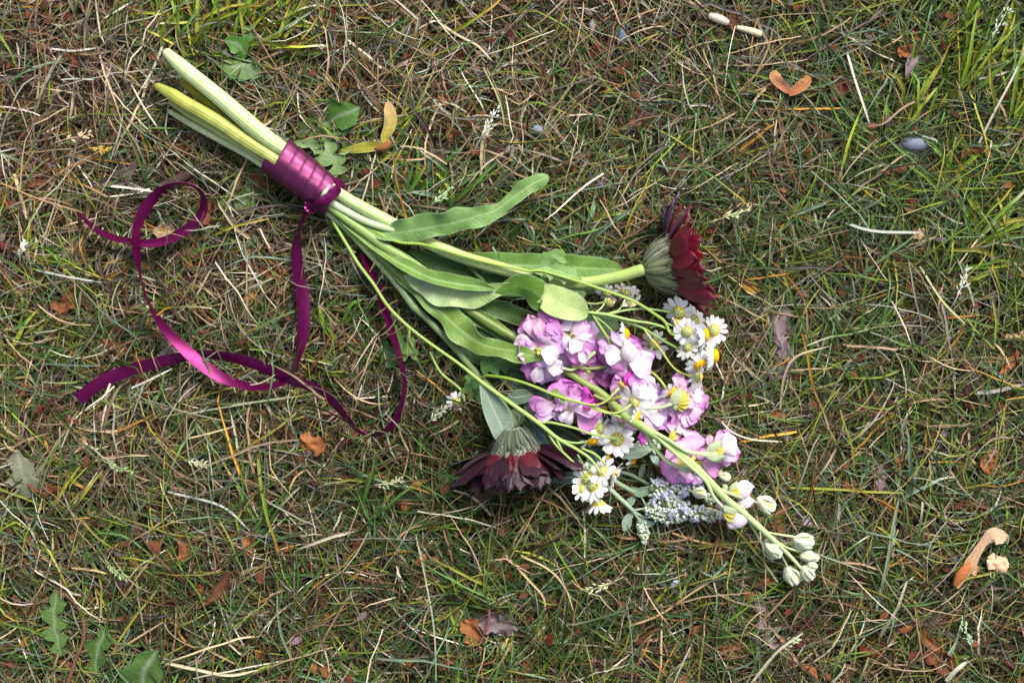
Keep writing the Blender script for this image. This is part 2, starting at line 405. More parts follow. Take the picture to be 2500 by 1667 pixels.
def bare_field(px, py):
    v = np.zeros_like(px)
    for x, y, r in _bare: v = np.maximum(v, np.exp(-((px - x) ** 2 + (py - y) ** 2) / (r * r)))
    return np.clip(v * .75 + smoothnoise(px, py, 120, 31) * .25, 0, 1)

PAL = {
 'deep':  [srgb(56, 92, 26), srgb(72, 110, 36), srgb(78, 112, 54), srgb(86, 118, 82), srgb(66, 102, 44)],
 'lime':  [srgb(118, 144, 36), srgb(136, 150, 42), srgb(102, 136, 40), srgb(150, 148, 54)],
 'blue':  [srgb(104, 132, 108), srgb(122, 146, 126), srgb(96, 122, 90)],
 'straw': [srgb(170, 148, 114), srgb(152, 130, 98), srgb(192, 174, 140), srgb(138, 110, 82), srgb(180, 154, 122)],
 'pale':  [srgb(206, 200, 176), srgb(190, 192, 172), srgb(214, 204, 186)],
 'gold':  [srgb(186, 138, 48), srgb(170, 132, 54), srgb(176, 120, 50)],
 'brown': [srgb(96, 66, 44), srgb(78, 54, 38), srgb(112, 80, 54), srgb(64, 44, 32)],
 'grey':  [srgb(118, 104, 110), srgb(92, 82, 88), srgb(140, 128, 126)],
}
def pick_colors(n, px, py, mixg, mixd):
    """mixg / mixd: dict palette->weight for green and dead blades"""
    g = rng.random(n) < green_field(px, py) * mixg['_k']
    out = np.zeros((n, 3)); tip = np.zeros((n, 3))
    for sel, mix in ((g, mixg), (~g, mixd)):
        keys = [k for k in mix if k != '_k']; w = np.array([mix[k] for k in keys], float); w /= w.sum()
        idx = np.where(sel)[0]; ch = rng.choice(len(keys), len(idx), p=w)
        for k, key in enumerate(keys):
            ii = idx[ch == k]; pal = np.array(PAL[key]); c = pal[rng.integers(0, len(pal), len(ii))]
            out[ii] = c
            t = c.copy()
            if key in ('deep', 'lime', 'blue'):
                ye = rng.random(len(ii)) < .22; t[ye] = np.array(PAL['gold'])[rng.integers(0, 3, ye.sum())]
                pa = rng.random(len(ii)) < .12; t[pa] = np.array(PAL['pale'])[rng.integers(0, 3, pa.sum())]
            tip[ii] = t
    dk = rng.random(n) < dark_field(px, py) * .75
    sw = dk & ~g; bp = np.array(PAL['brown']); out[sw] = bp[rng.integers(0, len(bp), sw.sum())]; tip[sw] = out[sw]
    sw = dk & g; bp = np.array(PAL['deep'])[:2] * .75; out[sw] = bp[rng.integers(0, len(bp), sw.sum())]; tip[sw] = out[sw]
    v = rng.lognormal(-.36, .38, (n, 1)).clip(.22, 1.5)
    return out * v, tip * v, g

def blades(n, bx, by, L, w, z0, lift, az, turn, mixg, mixd, rows=6, cols=3, capd=0.0, kink=.15, zmax=90):
    """world-plane blade strips; every argument an array of n or a scalar"""
    A = lambda v: np.broadcast_to(np.asarray(v, float), (n,)).copy()
    L, w, z0, lift, az, turn = map(A, (L, w, z0, lift, az, turn))
    t = np.linspace(0, 1, rows)
    a = az[:, None] + turn[:, None] * t + (rng.random((n, 1)) < kink) * (t > rng.uniform(.3, .7, (n, 1))) * rng.normal(0, .9, (n, 1))
    a += rng.normal(0, .07, (n, rows))
    el = lift[:, None] * (1 - 1.75 * t)
    st = (L / (rows - 1))[:, None]
    dx = np.cos(a) * np.cos(el) * st; dy = np.sin(a) * np.cos(el) * st; dz = np.sin(el) * st
    X = bx[:, None] + np.concatenate([np.zeros((n, 1)), np.cumsum(dx[:, :-1], 1)], 1)
    Y = by[:, None] + np.concatenate([np.zeros((n, 1)), np.cumsum(dy[:, :-1], 1)], 1)
    Zc_ = z0[:, None] + np.concatenate([np.zeros((n, 1)), np.cumsum(dz[:, :-1], 1)], 1)
    c = capat(X, Y) - capd - rng.random((n, 1)) * 14
    lim = np.where(Zc_ > zmax, zmax + (Zc_ - zmax) * .25, Zc_)
    Zc_ = np.clip(np.minimum(lim, np.maximum(c, 5)), soil_height(X, Y) + 1.0, None)
    if rows == 8:
        ii = np.clip(((X / .982 + 1800) / CAPN).astype(int), 0, CW - 1); jj = np.clip(((1393.5 - Y / .982) / CAPN).astype(int), 0, CH - 1)
        lk = (rng.random((n, 1)) < .05) & ribm[jj, ii]; Zc_ = np.where(lk, 96.0, Zc_)
    roll = rng.normal(0, .65, (n, 1)) + rng.normal(0, .35, (n, rows)).cumsum(1) * .4
    wt = w[:, None] * np.interp(t, [0, .15, .6, .85, 1], [.75, 1, .9, .6, .12])[None]
    cut = (rng.random((n, 1)) < .35); wt = np.where(cut & (t[None] > .8), w[:, None] * .7, wt)
    sx, sy = -np.sin(a) * np.cos(roll), np.cos(a) * np.cos(roll); sz = np.sin(roll)
    U = np.linspace(-1, 1, cols)
    V = np.zeros((n, rows, cols, 3))
    fold = (1 - U ** 2) * .35
    for k, u in enumerate(U):
        V[:, :, k, 0] = X + sx * wt * .5 * u; V[:, :, k, 1] = Y + sy * wt * .5 * u
        V[:, :, k, 2] = Zc_ + sz * wt * .5 * u - fold[k] * wt
    px = bx / .982 + 1250; py = 833.5 - by / .982
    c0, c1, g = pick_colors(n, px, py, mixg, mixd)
    pale = np.array(PAL['straw'][0]) * .8
    m = np.interp(t, [0, .25, .65, 1], [0, 0, 0, 1])[None, :, None]
    Cc = c0[:, None] * (1 - m) + c1[:, None] * m
    b = (np.interp(t, [0, .18, .3], [.6, .25, 0])[None, :, None]) * g[:, None, None]
    Cc = Cc * (1 - b) + pale * b
    Cc = np.repeat(Cc[:, :, None], cols, 2)
    return V, Cc
def strips_to_mb(mb, V, C):
    n, r, c, _ = V.shape
    mb.v.append(V.reshape(-1, 3)); mb.c.append(C.reshape(-1, 3)); mb.u.append(np.zeros((n * r * c, 3)))
    base = np.arange(r * c).reshape(r, c)
    q = np.stack([base[:-1, :-1], base[:-1, 1:], base[1:, 1:], base[1:, :-1]], -1).reshape(-1, 4)
    F = (q[None] + (np.arange(n) * r * c)[:, None, None]).reshape(-1, 4) + mb.n
    mb.f.append(F); mb.n += n * r * c

def scatter(n, keep=None, mx=1620, my=1210):
    m = int(n * 1.0)
    x = rng.uniform(-mx, mx, m); y = rng.uniform(-my, my, m)
    if keep is not None:
        p = keep(x + 1250, 833.5 - y); k = rng.random(m) < p; x, y = x[k], y[k]
    return x, y

G_ALL = {'_k': .95, 'deep': 6, 'lime': 3.4, 'blue': 1.4}
D_TOP = {'straw': 5.5, 'pale': 2.3, 'gold': .6, 'brown': 2.2, 'grey': 1.1}
D_LOW = {'straw': 1.6, 'pale': .2, 'gold': .1, 'brown': 6, 'grey': 3}
G_LOW = {'_k': .40, 'deep': 5, 'lime': 1.2, 'blue': .8}

# bottom mat of short dead fibres
x, y = scatter(40000, lambda px, py: 1 - .35 * bare_field(px, py))
mb = MB()
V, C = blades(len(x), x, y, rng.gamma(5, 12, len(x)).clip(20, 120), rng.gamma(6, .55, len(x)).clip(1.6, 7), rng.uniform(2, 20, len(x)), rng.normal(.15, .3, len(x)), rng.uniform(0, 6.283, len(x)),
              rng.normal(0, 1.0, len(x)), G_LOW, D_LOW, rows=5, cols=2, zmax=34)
strips_to_mb(mb, V, C)
part('dead_grass_thatch', mb, M_straw, kind='stuff', label='matted short dead brown and grey grass fibres lying on the soil')

# middle layer of fine blades
mb = MB()
x, y = scatter(30000, lambda px, py: 1 - .62 * bare_field(px, py))
n = len(x)
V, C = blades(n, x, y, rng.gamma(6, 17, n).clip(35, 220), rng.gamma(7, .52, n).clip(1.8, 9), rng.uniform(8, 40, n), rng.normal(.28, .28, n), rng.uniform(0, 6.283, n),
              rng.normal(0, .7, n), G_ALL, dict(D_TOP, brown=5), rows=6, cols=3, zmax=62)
strips_to_mb(mb, V, C)
# top layer, partly growing in tufts
x, y = scatter(3900, lambda px, py: 1 - .6 * bare_field(px, py))
k = 6; n = len(x) * k
az0 = rng.uniform(0, 6.283, len(x)); spread = rng.uniform(.3, 1.3, len(x))
bx = np.repeat(x, k) + rng.normal(0, 7, n); by = np.repeat(y, k) + rng.normal(0, 7, n)
az = np.repeat(az0, k) + rng.normal(0, 1, n) * np.repeat(spread, k)
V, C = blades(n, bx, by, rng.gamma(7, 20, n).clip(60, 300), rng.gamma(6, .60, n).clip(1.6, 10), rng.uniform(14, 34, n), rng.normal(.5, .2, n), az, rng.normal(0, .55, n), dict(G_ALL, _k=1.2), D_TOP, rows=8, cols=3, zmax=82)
strips_to_mb(mb, V, C)
x, y = scatter(15000, lambda px, py: 1 - .5 * bare_field(px, py)); n = len(x)
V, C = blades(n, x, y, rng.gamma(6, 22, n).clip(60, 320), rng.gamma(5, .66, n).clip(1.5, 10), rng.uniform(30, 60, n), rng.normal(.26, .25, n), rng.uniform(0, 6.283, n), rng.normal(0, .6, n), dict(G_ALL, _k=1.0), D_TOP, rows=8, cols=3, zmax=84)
strips_to_mb(mb, V, C)
# broader fresh blades where the photograph has them: (px, py, count, length, width, direction deg, spread deg, palette)
TUFTS = [(480,150,8,190,10,75,30,'lime'),(560,120,8,200,11,60,30,'lime'),(640,130,7,190,10,30,40,'lime'),(700,110,5,150,9,80,40,'lime'),(2200,330,7,240,10,80,20,'lime'),(2290,120,7,200,10,60,40,'lime'),(2480,180,6,200,12,50,30,'lime'),(2300,480,7,180,10,20,50,'lime'),(420,120,9,150,11,70,40,'lime'),(470,110,8,170,12,60,30,'lime'),(590,85,9,180,12,60,55,'lime'),(640,60,6,150,10,40,60,'lime'),(530,60,5,140,9,110,40,'lime'),
 (990,520,7,170,13,60,70,'deep'),(950,470,5,150,13,150,40,'blue'),(1060,500,6,170,12,30,40,'deep'),(1120,520,6,160,12,120,60,'blue'),(880,420,4,160,10,100,50,'lime'),
 (1400,620,6,180,14,60,30,'blue'),(1470,560,6,150,12,150,50,'deep'),(2320,260,8,260,13,75,25,'lime'),(2420,220,7,220,12,45,35,'lime'),(2350,600,8,220,12,15,35,'lime'),(2460,640,6,180,12,175,35,'lime'),
 (850,700,8,170,11,70,60,'blue'),(830,820,7,170,10,20,50,'deep'),(760,760,6,140,9,60,50,'deep'),(900,940,9,200,8,170,40,'deep'),(2090,860,4,220,9,70,30,'deep'),
 (2440,330,7,240,11,60,30,'lime'),(2480,480,6,200,11,30,60,'deep'),(20,880,7,160,12,80,50,'lime'),(60,640,6,160,9,10,40,'lime'),(870,1300,7,220,8,70,60,'deep'),(1220,1440,6,240,9,160,20,'deep'),
 (1210,1640,4,110,12,70,15,'deep'),(1560,1490,6,220,8,60,60,'deep'),(620,1330,6,220,8,70,50,'deep'),(160,1240,6,200,8,60,60,'lime'),(2200,1240,5,200,9,80,40,'blue'),(690,30,6,130,9,-40,50,'deep'),(940,370,5,170,9,20,60,'lime')]
for px, py, cnt, ln, wd, dr, spd, pal in TUFTS:
    n = cnt; bx, by = P(px, py)[:2]
    n = cnt * 2; V, C = blades(n, bx + rng.normal(0, 16, n), by + rng.normal(0, 16, n), ln * rng.uniform(.6, 1.15, n), wd * rng.uniform(.6, 1.1, n), rng.uniform(20, 36, n), rng.uniform(.4, .75, n),
                  np.radians(dr + rng.normal(0, spd, n)), rng.normal(0, .5, n), {'_k': 9, pal: 4, 'lime': 1}, D_TOP, rows=9, cols=3, zmax=96); C = C * 1.3
    strips_to_mb(mb, V, C)
part('grass', mb, M_grass, kind='stuff', label='trampled lawn grass, fine green blades mixed with straw')

# coarser grass beyond the picture's edges, one shared tile copied around it
mb = MB(); n = 16000; T_ = 1700
x = rng.uniform(-T_, T_, n); y = rng.uniform(-T_, T_, n)
_cap_keep = cap.copy(); cap[:] = 400
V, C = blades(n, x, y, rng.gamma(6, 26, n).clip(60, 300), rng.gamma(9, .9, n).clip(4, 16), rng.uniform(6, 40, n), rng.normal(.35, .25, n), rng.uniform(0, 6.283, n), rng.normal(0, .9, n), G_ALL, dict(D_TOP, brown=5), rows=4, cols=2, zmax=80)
strips_to_mb(mb, V, C)
cap[:] = _cap_keep
tile = None
for i in (-1, 0, 1):
    for j in (-1, 0, 1):
        if i == 0 and j == 0: continue
        pos = (i * (1620 + T_ - 20), j * (1210 + T_ - 20), 0)
        if tile is None:
            tile = part('grass', mb, M_grass, kind='stuff', label='rough grass around the picture'); o = tile
        else: o = tile.copy(); COL.objects.link(o)
        o.location = np.array(pos) * S
# ------------------------------------------------------------------ colours of the flowers
GW, GP, GY = srgb(214, 228, 190), srgb(176, 200, 120), srgb(158, 164, 58)
C_ST = srgb(148, 182, 98); C_STD = srgb(98, 132, 58); C_LEAF = srgb(104, 142, 74); C_LEAFD = srgb(62, 98, 44); C_PALE = srgb(180, 204, 152)
C_SAGE = srgb(150, 166, 150); C_SAGED = srgb(84, 102, 92)
K = {  # petal colours: middle, rim
 'W': (srgb(250, 244, 249), srgb(244, 220, 244)), 'P': (srgb(250, 232, 248), srgb(226, 142, 224)), 'L': (srgb(240, 226, 249), srgb(210, 156, 232)),
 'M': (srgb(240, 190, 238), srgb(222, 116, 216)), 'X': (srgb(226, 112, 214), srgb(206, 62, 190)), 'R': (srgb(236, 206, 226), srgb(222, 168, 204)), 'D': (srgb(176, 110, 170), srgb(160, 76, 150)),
 'Y': (srgb(206, 198, 74), srgb(236, 226, 150)), 'G': (srgb(184, 196, 160), srgb(160, 178, 130))}
BOUQ = 'flowers and stems tied together in the bouquet'

def petal_part(parent, zf, bx, by, tx, ty, w, key='P', z0=120, z1=130, prof='fan', cup=.18, bend=.16, ruf=.10, seed=0, label=None, name='petal', roll=0.0, mt=None, claw=True):
    b = P(*zf(bx, by), z0); t = P(*zf(tx, ty), z1)
    scale = 1.0 / ((zf(100, 0)[0] - zf(0, 0)[0]) / 100.0)
    G, uu, tt, UV = petal_grid(b, t, w * 1.16 / scale, prof, cup=cup, bend=bend, ruf=ruf, seed=seed, nl=14, nw=13, roll=roll)
    mid, rim = K[key]
    m = np.clip(tt ** 2.2 * .75 + np.abs(uu) ** 3 * .5 * tt, 0, 1)[..., None]
    C = mid * (1 - m) + rim * m
    if claw:
        cl = np.clip(1 - tt / .22, 0, 1)[..., None] * .8
        C = C * (1 - cl) + srgb(196, 204, 120) * cl
    mb = MB(); thicken(mb, G, C, UV, .8)
    return part(name, mb, mt or M_petal, parent, label=label)

# ------------------------------------------------------------------ pink stock: the long flowering spike
stock = thing('stock_flower', 'long stalk of pink and white ruffled stock blossoms with pale green buds at its tip', 'flower', P(930, 600, 70), BOUQ)
def stem_part(parent, pts, col=C_ST, col2=None, name='stem', label=None, ribs=.04, **k):
    mb = MB()
    tube(mb, pts, col, col2=col2, ribs=ribs, **k)
    return part(name, mb, M_stem, parent, label=label)
def mp(zf, pts, z, r):
    """points in a zoom frame -> rows; z and r may be lists"""
    n = len(pts)
    zz = np.interp(np.linspace(0, 1, n), np.linspace(0, 1, len(np.atleast_1d(z))), np.atleast_1d(z)); rr = np.interp(np.linspace(0, 1, n), np.linspace(0, 1, len(np.atleast_1d(r))), np.atleast_1d(r))
    return [(*zf(x, y), zz[i], rr[i]) for i, (x, y) in enumerate(pts)]
PX = lambda x, y: (x, y)
stem_part(stock, mp(PX, [(960,620),(1120,740),(1280,840),(1380,905),(1429,937),(1461,955),(1493,982),(1530,1020),(1569,1043)], [80,88,96,100,108,112,122,146,158], [10,9,9,9,9,9,9,9.5,10]), srgb(96,112,56), srgb(140,160,84))
stem_part(stock, mp(PX, [(1558,1034),(1590,1056),(1626,1080),(1701,1143),(1773,1218),(1816,1253),(1873,1304),(1916,1344),(1959,1390)], [156,160,160,156,146,136,122,110,102], [10,10,10,9,8.6,7.6,7,5,4]), srgb(156,190,104), srgb(186,206,154))
BR = [([(1600,1062),(1623,1084),(1672,1127),(1721,1172),(1742,1212),(1767,1240)], [164,170,172,164,150,138], 4.6),
 ([(1590,1052),(1632,1074),(1676,1101),(1724,1110)], [164,172,168,150], 5), ([(1575,1052),(1600,1095),(1629,1126),(1666,1143)], [150,146,142,136], 5.2),
 ([(1750,1192),(1787,1206),(1813,1214)], [150,146,138], 5), ([(1866,1298),(1900,1304),(1939,1310)], [126,122,112], 3), ([(1826,1268),(1845,1300),(1862,1330)], [124,112,100], 3.4),
 ([(1900,1340),(1912,1362),(1925,1388)], [108,98,88], 3), ([(1896,1322),(1925,1338),(1959,1346)], [116,112,104], 3.2), ([(1840,1222),(1850,1228),(1866,1230)], [120,116,108], 2.4), ([(1452,860),(1400,902),(1355,890)], [118,116,110], 4)]
for pts, z, r in BR: stem_part(stock, mp(PX, pts, z, [r, r * .85, r]), srgb(168,196,122), srgb(190,208,160), name='flower_stalk', seg=8)
stem_part(stock, mp(Za, [(1230,1200),(1400,1240),(1600,1255),(1880,1215)], [116,120,122,118], [4.5,4,3.6,4]), srgb(128,136,74), name='flower_stalk', seg=8)
stem_part(stock, mp(Zc, [(1420,510),(1560,580),(1700,600),(1930,530)], [118,124,128,132], [5,4,3.8,4.6]), srgb(138,150,76), name='flower_stalk', seg=8)
stem_part(stock, mp(Zd, [(100,770),(300,760),(450,740),(640,660)], [134,142,144,142], [3,3.4,3.6,5]), srgb(176,196,150), name='flower_stalk', seg=8)

def blossom(cx, cy, zf, label, petals, z=124, calyx=None, seed0=0, fill=11):
    b = MB(); c = P(*zf(cx, cy), z - 14)
    th = np.linspace(0, 2 * math.pi, 10, endpoint=False)
    rows = []
    for s_, r_ in ((-8, .5), (-6, 5), (0, 8), (8, 7), (14, 3), (15, .3)): rows.append(c + np.stack([np.cos(th) * r_, np.sin(th) * r_, np.full(10, s_)], -1))
    b.grid(np.array(rows), srgb(176, 188, 96), closed=True)
    o = part('blossom', b, M_stem, stock, label=label)
    sc2 = 100.0 / (zf(100, 0)[0] - zf(0, 0)[0]); rf = random.Random(seed0)
    for i in range(fill):
        an = i * 2.4 + rf.random(); ln = rf.uniform(26, 52) * sc2; q0 = rf.uniform(0, 14) * sc2; z0 = z - 20 + i * 1.6
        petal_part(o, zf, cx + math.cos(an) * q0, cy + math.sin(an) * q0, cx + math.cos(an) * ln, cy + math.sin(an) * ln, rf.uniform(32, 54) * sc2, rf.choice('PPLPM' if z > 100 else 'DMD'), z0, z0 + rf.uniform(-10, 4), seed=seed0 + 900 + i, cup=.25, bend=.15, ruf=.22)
    for i, p in enumerate(petals):
        f = p[0] if callable(p[0]) else zf
        q = p[1:] if callable(p[0]) else p
        bx, by, tx, ty, w, key, z0, z1 = q[:8]; kw = q[8] if len(q) > 8 else {}
        petal_part(o, f, bx, by, tx, ty, w, key, z0, z1, seed=seed0 + i * 7 + 1, **kw)
    return o
HI = dict(cup=.22, bend=.20, ruf=.08); LO = dict(cup=.05, bend=.06, ruf=.14); MI = dict(cup=.12, bend=.14, ruf=.12)
blossom(580, 900, Za, 'large white and lilac blossom nearest the ribbon, under two leaf tips', [
 (750,900,1230,1240,520,'L',98,92,LO),(700,1150,650,1540,400,'L',100,92,LO),(900,1250,1090,1430,280,'L',94,84,LO),(560,700,300,290,300,'D',102,100,LO),(560,1200,235,1270,190,'M',98,94,LO),(560,1250,390,1480,220,'M',98,90,LO),
 (560,850,100,770,370,'W',118,112,MI),(600,760,400,225,330,'R',118,128,MI),(650,740,600,330,240,'R',124,136,HI),(760,640,700,470,200,'R',118,124,HI),(720,840,1050,680,420,'L',122,138,MI),(700,820,820,600,420,'P',122,140,MI),
 (600,850,970,1060,330,'W',132,140,HI),(650,1120,1055,1290,270,'W',124,118,MI),(650,1120,510,1515,230,'W',122,104,MI),(320,640,205,470,110,'P',108,112,MI),(200,960,65,860,150,'D',104,100,LO),(560,900,640,960,110,'Y',134,140,HI)], z=124, seed0=10)
blossom(1200, 620, Za, 'pink edged blossom tucked under the pale rounded leaf tip', [
 (1350,560,1740,560,380,'L',102,98,LO),(1300,680,1500,1150,560,'M',104,98,LO),(1400,760,1700,800,440,'P',102,96,LO),(1350,900,1640,1000,300,'M',100,90,LO),(1100,900,1460,1210,260,'X',108,104,LO),
 (1000,600,580,170,260,'M',118,128,MI),(1050,640,740,330,260,'M',124,138,HI),(1190,520,1080,330,380,'W',126,130,MI),(1200,570,1570,430,380,'P',124,130,MI),(1180,620,1060,880,330,'P',124,126,MI),
 (1250,650,1610,630,120,'W',136,146,HI),(1190,680,1410,910,320,'W',134,142,HI),(1100,850,1300,960,140,'P',134,136,HI),(1320,900,1500,1140,150,'W',132,130,HI),(1060,930,1400,1150,130,'M',118,120,MI),(950,640,1050,660,90,'X',130,136,HI)], z=126, seed0=60)
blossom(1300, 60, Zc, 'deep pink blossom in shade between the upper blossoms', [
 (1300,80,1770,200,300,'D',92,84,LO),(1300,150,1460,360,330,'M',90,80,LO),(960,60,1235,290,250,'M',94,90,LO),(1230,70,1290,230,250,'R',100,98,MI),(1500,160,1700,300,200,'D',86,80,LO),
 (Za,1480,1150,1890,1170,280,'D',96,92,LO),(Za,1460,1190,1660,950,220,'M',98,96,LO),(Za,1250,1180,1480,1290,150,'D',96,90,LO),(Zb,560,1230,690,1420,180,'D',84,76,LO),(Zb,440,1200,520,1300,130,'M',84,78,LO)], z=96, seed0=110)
blossom(800, 620, Zb, 'white blossom with a rounded white inner petal and pink outer petals', [
 (600,600,310,740,340,'M',106,102,LO),(1000,560,1340,860,380,'L',108,100,LO),(1000,500,1140,440,220,'M',106,100,LO),(1100,700,1350,760,300,'M',104,96,LO),(560,850,560,1050,230,'L',106,98,LO),(640,760,500,900,260,'P',110,104,LO),
 (720,560,300,450,300,'P',124,122,MI),(730,540,480,340,230,'P',120,122,MI),(740,600,430,560,160,'W',130,128,HI),(820,540,550,240,150,'L',128,138,HI),(840,540,700,330,160,'W',128,136,HI),(840,560,950,480,240,'W',118,118,MI),
 (840,760,620,1000,420,'P',122,118,MI),(820,700,430,660,330,'W',134,138,HI),(700,850,870,1080,360,'P',116,112,MI),(850,740,1330,1010,350,'W',136,134,HI),(960,560,1240,880,360,'W',126,122,MI),(740,650,1090,590,300,'W',146,154,dict(cup=-.6,bend=.25,ruf=.02,prof='round'))], z=128, seed0=160)
blossom(900, 700, Zc, 'magenta edged blossom spread flat at the lower left of the stock', [
 (620,640,165,670,260,'M',112,104,MI),(720,700,290,780,270,'P',120,114,MI),(740,860,285,900,230,'L',118,110,MI),(1070,830,1440,1090,470,'M',118,106,dict(cup=.05,bend=.05,ruf=.04)),(1100,760,1560,860,260,'M',114,108,LO),
 (850,600,750,200,460,'M',114,128,MI),(1000,560,1100,285,280,'M',120,134,MI),(1080,600,1410,560,380,'X',120,130,dict(cup=.3,bend=.2,ruf=.2)),(1150,560,1290,370,220,'M',120,130,MI),(900,760,1540,800,240,'P',124,118,MI),
 (900,780,740,600,300,'P',126,132,MI),(900,720,1170,540,170,'P',128,138,HI),(880,720,1000,500,300,'P',124,136,HI),(870,800,820,1020,150,'W',130,120,HI),(920,810,750,980,120,'W',128,120,HI),(1020,820,890,1065,130,'W',132,116,HI),(700,680,860,700,200,'P',130,138,HI),
 (1380,640,1560,610,150,'X',104,100,LO),(1450,640,1500,720,110,'M',100,96,LO)], z=122, seed0=230)
blossom(900, 1340, Zb, 'folded bright magenta and white blossom in the middle of the stock', [
 (850,1320,640,1040,280,'M',104,108,MI),(700,1330,900,1180,260,'X',100,104,LO),(900,1380,760,1340,190,'M',112,110,MI),(Zc,2050,480,1950,760,220,'P',112,106,MI),(Zc,2060,740,1895,1020,230,'R',108,100,MI),(Zc,2100,900,2080,1160,170,'P',112,100,MI),(Zc,1990,620,1785,700,230,'R',108,104,LO),
 (Zd,80,450,400,520,380,'L',120,114,MI),(Zd,60,700,470,1130,470,'L',118,108,dict(cup=.1,bend=.1,ruf=.05)),(Zd,60,760,520,900,400,'W',122,112,MI),(Zd,260,700,430,620,200,'L',112,108,LO),(Zd,330,720,480,1130,160,'P',110,102,LO),
 (950,1360,900,980,190,'X',124,136,HI),(990,1390,1020,1020,210,'M',126,140,HI),(1050,1360,1370,1090,360,'W',128,140,HI),(1080,1300,1230,1130,230,'P',132,144,HI),(1000,1420,1430,1320,300,'W',134,136,HI),(960,1480,1200,1280,320,'W',136,142,HI),(980,1500,1470,1480,260,'W',134,126,MI)], z=120, seed0=300)
blossom(720, 660, Zd, 'pink blossom seen from behind with yellow petal claws', [
 (900,560,1250,800,480,'P',112,104,MI),(880,450,1230,420,380,'W',114,108,MI),(760,380,740,80,210,'P',114,116,MI),(860,400,830,200,200,'P',114,116,MI),(850,750,1160,920,380,'P',110,100,MI),(760,740,1080,1040,360,'P',108,98,MI),(700,740,850,1140,420,'M',106,96,MI),
 (640,640,390,640,270,'L',108,104,LO),(650,760,600,1010,280,'M',104,96,LO),(740,560,620,440,220,'P',110,108,LO),(820,700,1040,560,300,'P',118,120,HI),(850,640,1000,500,200,'R',118,120,MI),
 (690,670,900,400,80,'Y',140,124,dict(prof='ray',claw=False)),(700,670,965,480,80,'Y',140,124,dict(prof='ray',claw=False)),(700,675,990,600,80,'Y',140,122,dict(prof='ray',claw=False)),(700,680,950,730,80,'Y',138,120,dict(prof='ray',claw=False)),(700,690,870,800,80,'Y',136,118,dict(prof='ray',claw=False))], z=118, seed0=380)
def sepals(parent, zf, lst, seed0=0):
    for i, (bx, by, tx, ty, w, z0, z1) in enumerate(lst):
        petal_part(parent, zf, bx, by, tx, ty, w, 'G', z0, z1, prof='lance', cup=-.35, bend=.12, ruf=.02, seed=seed0 + i, name='sepal', mt=M_sage, claw=False)
sepals(bpy.data.objects['blossom.006'], Zd, [(660,680,790,340,170,148,150),(690,690,700,810,80,146,138)], 5)
bl = blossom(800, 850, Ze, 'fully open pale pink blossom behind the two crossing stalks', [
 (800,500,920,250,430,'P',104,100,LO),(820,720,770,345,560,'P',110,112,dict(cup=.1,bend=.14,ruf=.06)),(900,740,1070,560,330,'P',108,108,LO),(620,760,360,610,340,'P',106,102,LO),(640,900,280,1060,420,'M',110,96,dict(cup=.1,bend=.1,ruf=.05)),(640,930,420,1230,260,'P',108,94,LO),
 (760,1000,740,1265,400,'P',110,92,LO),(900,1040,1030,1260,250,'L',108,92,LO),(1000,850,1420,920,400,'M',108,100,dict(cup=.1,bend=.12,ruf=.06)),(1060,960,1230,1110,260,'P',104,94,LO),(1000,800,1040,640,200,'P',112,112,MI),
 (690,930,560,780,60,'Y',126,118,dict(prof='ray',claw=False)),(720,920,700,760,60,'Y',126,120,dict(prof='ray',claw=False)),(860,860,900,720,60,'Y',122,116,dict(prof='ray',claw=False)),(930,840,1060,880,70,'Y',122,116,dict(prof='ray',claw=False))], z=112, seed0=450)
mb = MB(); tube(mb, mp(Ze, [(690,975),(790,985)], [136,134], [7,9]), srgb(200,214,176), cap0=1, cap1=1); part('calyx', mb, M_sage, bl)
bl = blossom(480, 300, Ze, 'small half hidden pink blossom with an olive calyx', [
 (440,310,370,50,190,'M',102,98,MI),(490,290,450,60,150,'P',106,104,MI),(540,260,720,190,210,'W',106,102,MI),(560,300,640,380,150,'P',100,98,LO),(520,300,600,120,150,'P',100,98,LO),(Zd,60,1190,130,1460,150,'X',100,94,MI),(Zd,30,1200,20,1380,90,'X',100,94,MI),
 (430,390,520,250,90,'Y',118,112,dict(prof='ray',claw=False)),(430,395,570,360,80,'Y',118,110,dict(prof='ray',claw=False))], z=104, seed0=500, fill=0)
bl = blossom(1300, 640, Ze, 'half opened white blossom held out to the right on its own stalk', [
 (1230,600,1560,240,260,'P',120,124,MI),(1200,600,1190,310,130,'R',116,122,MI),(1150,650,1030,560,240,'P',110,108,LO),(1330,680,1790,680,260,'P',118,112,LO),(1300,700,1620,790,260,'P',118,108,MI),(1320,640,1740,560,400,'W',130,128,dict(cup=-.4,bend=.3,ruf=.03,prof='round')),(1330,600,1700,400,330,'W',134,130,dict(cup=-.3,bend=.35,ruf=.04)),(1380,640,1700,500,300,'W',144,138,dict(cup=-.3,bend=.25,ruf=.03)),
 (1200,640,1420,480,120,'Y',146,142,dict(prof='lance',claw=False)),(1260,650,1500,600,130,'Y',148,144,dict(prof='lance',claw=False))], z=128, seed0=520, fill=0)
sepals(bl, Ze, [(1140,650,1450,420,130,150,150),(1130,700,1510,740,180,152,140),(1130,720,1450,840,130,140,122)], 30)
bl = blossom(1060, 690, R7, 'white bud opening above the main stalk with curled sepals', [
 (1000,690,1190,650,120,'W',140,132,dict(cup=-.5,bend=.25,ruf=.03,prof='round')),(1010,690,1150,730,100,'P',136,126,dict(cup=-.3,bend=.2,prof='round')),(1050,790,1190,770,90,'W',130,122,dict(cup=-.4,bend=.25,prof='round')),(1000,680,1130,620,70,'W',136,132,HI),(1000,700,1090,680,50,'Y',146,140,dict(prof='lance',claw=False))], z=134, seed0=560, fill=0)
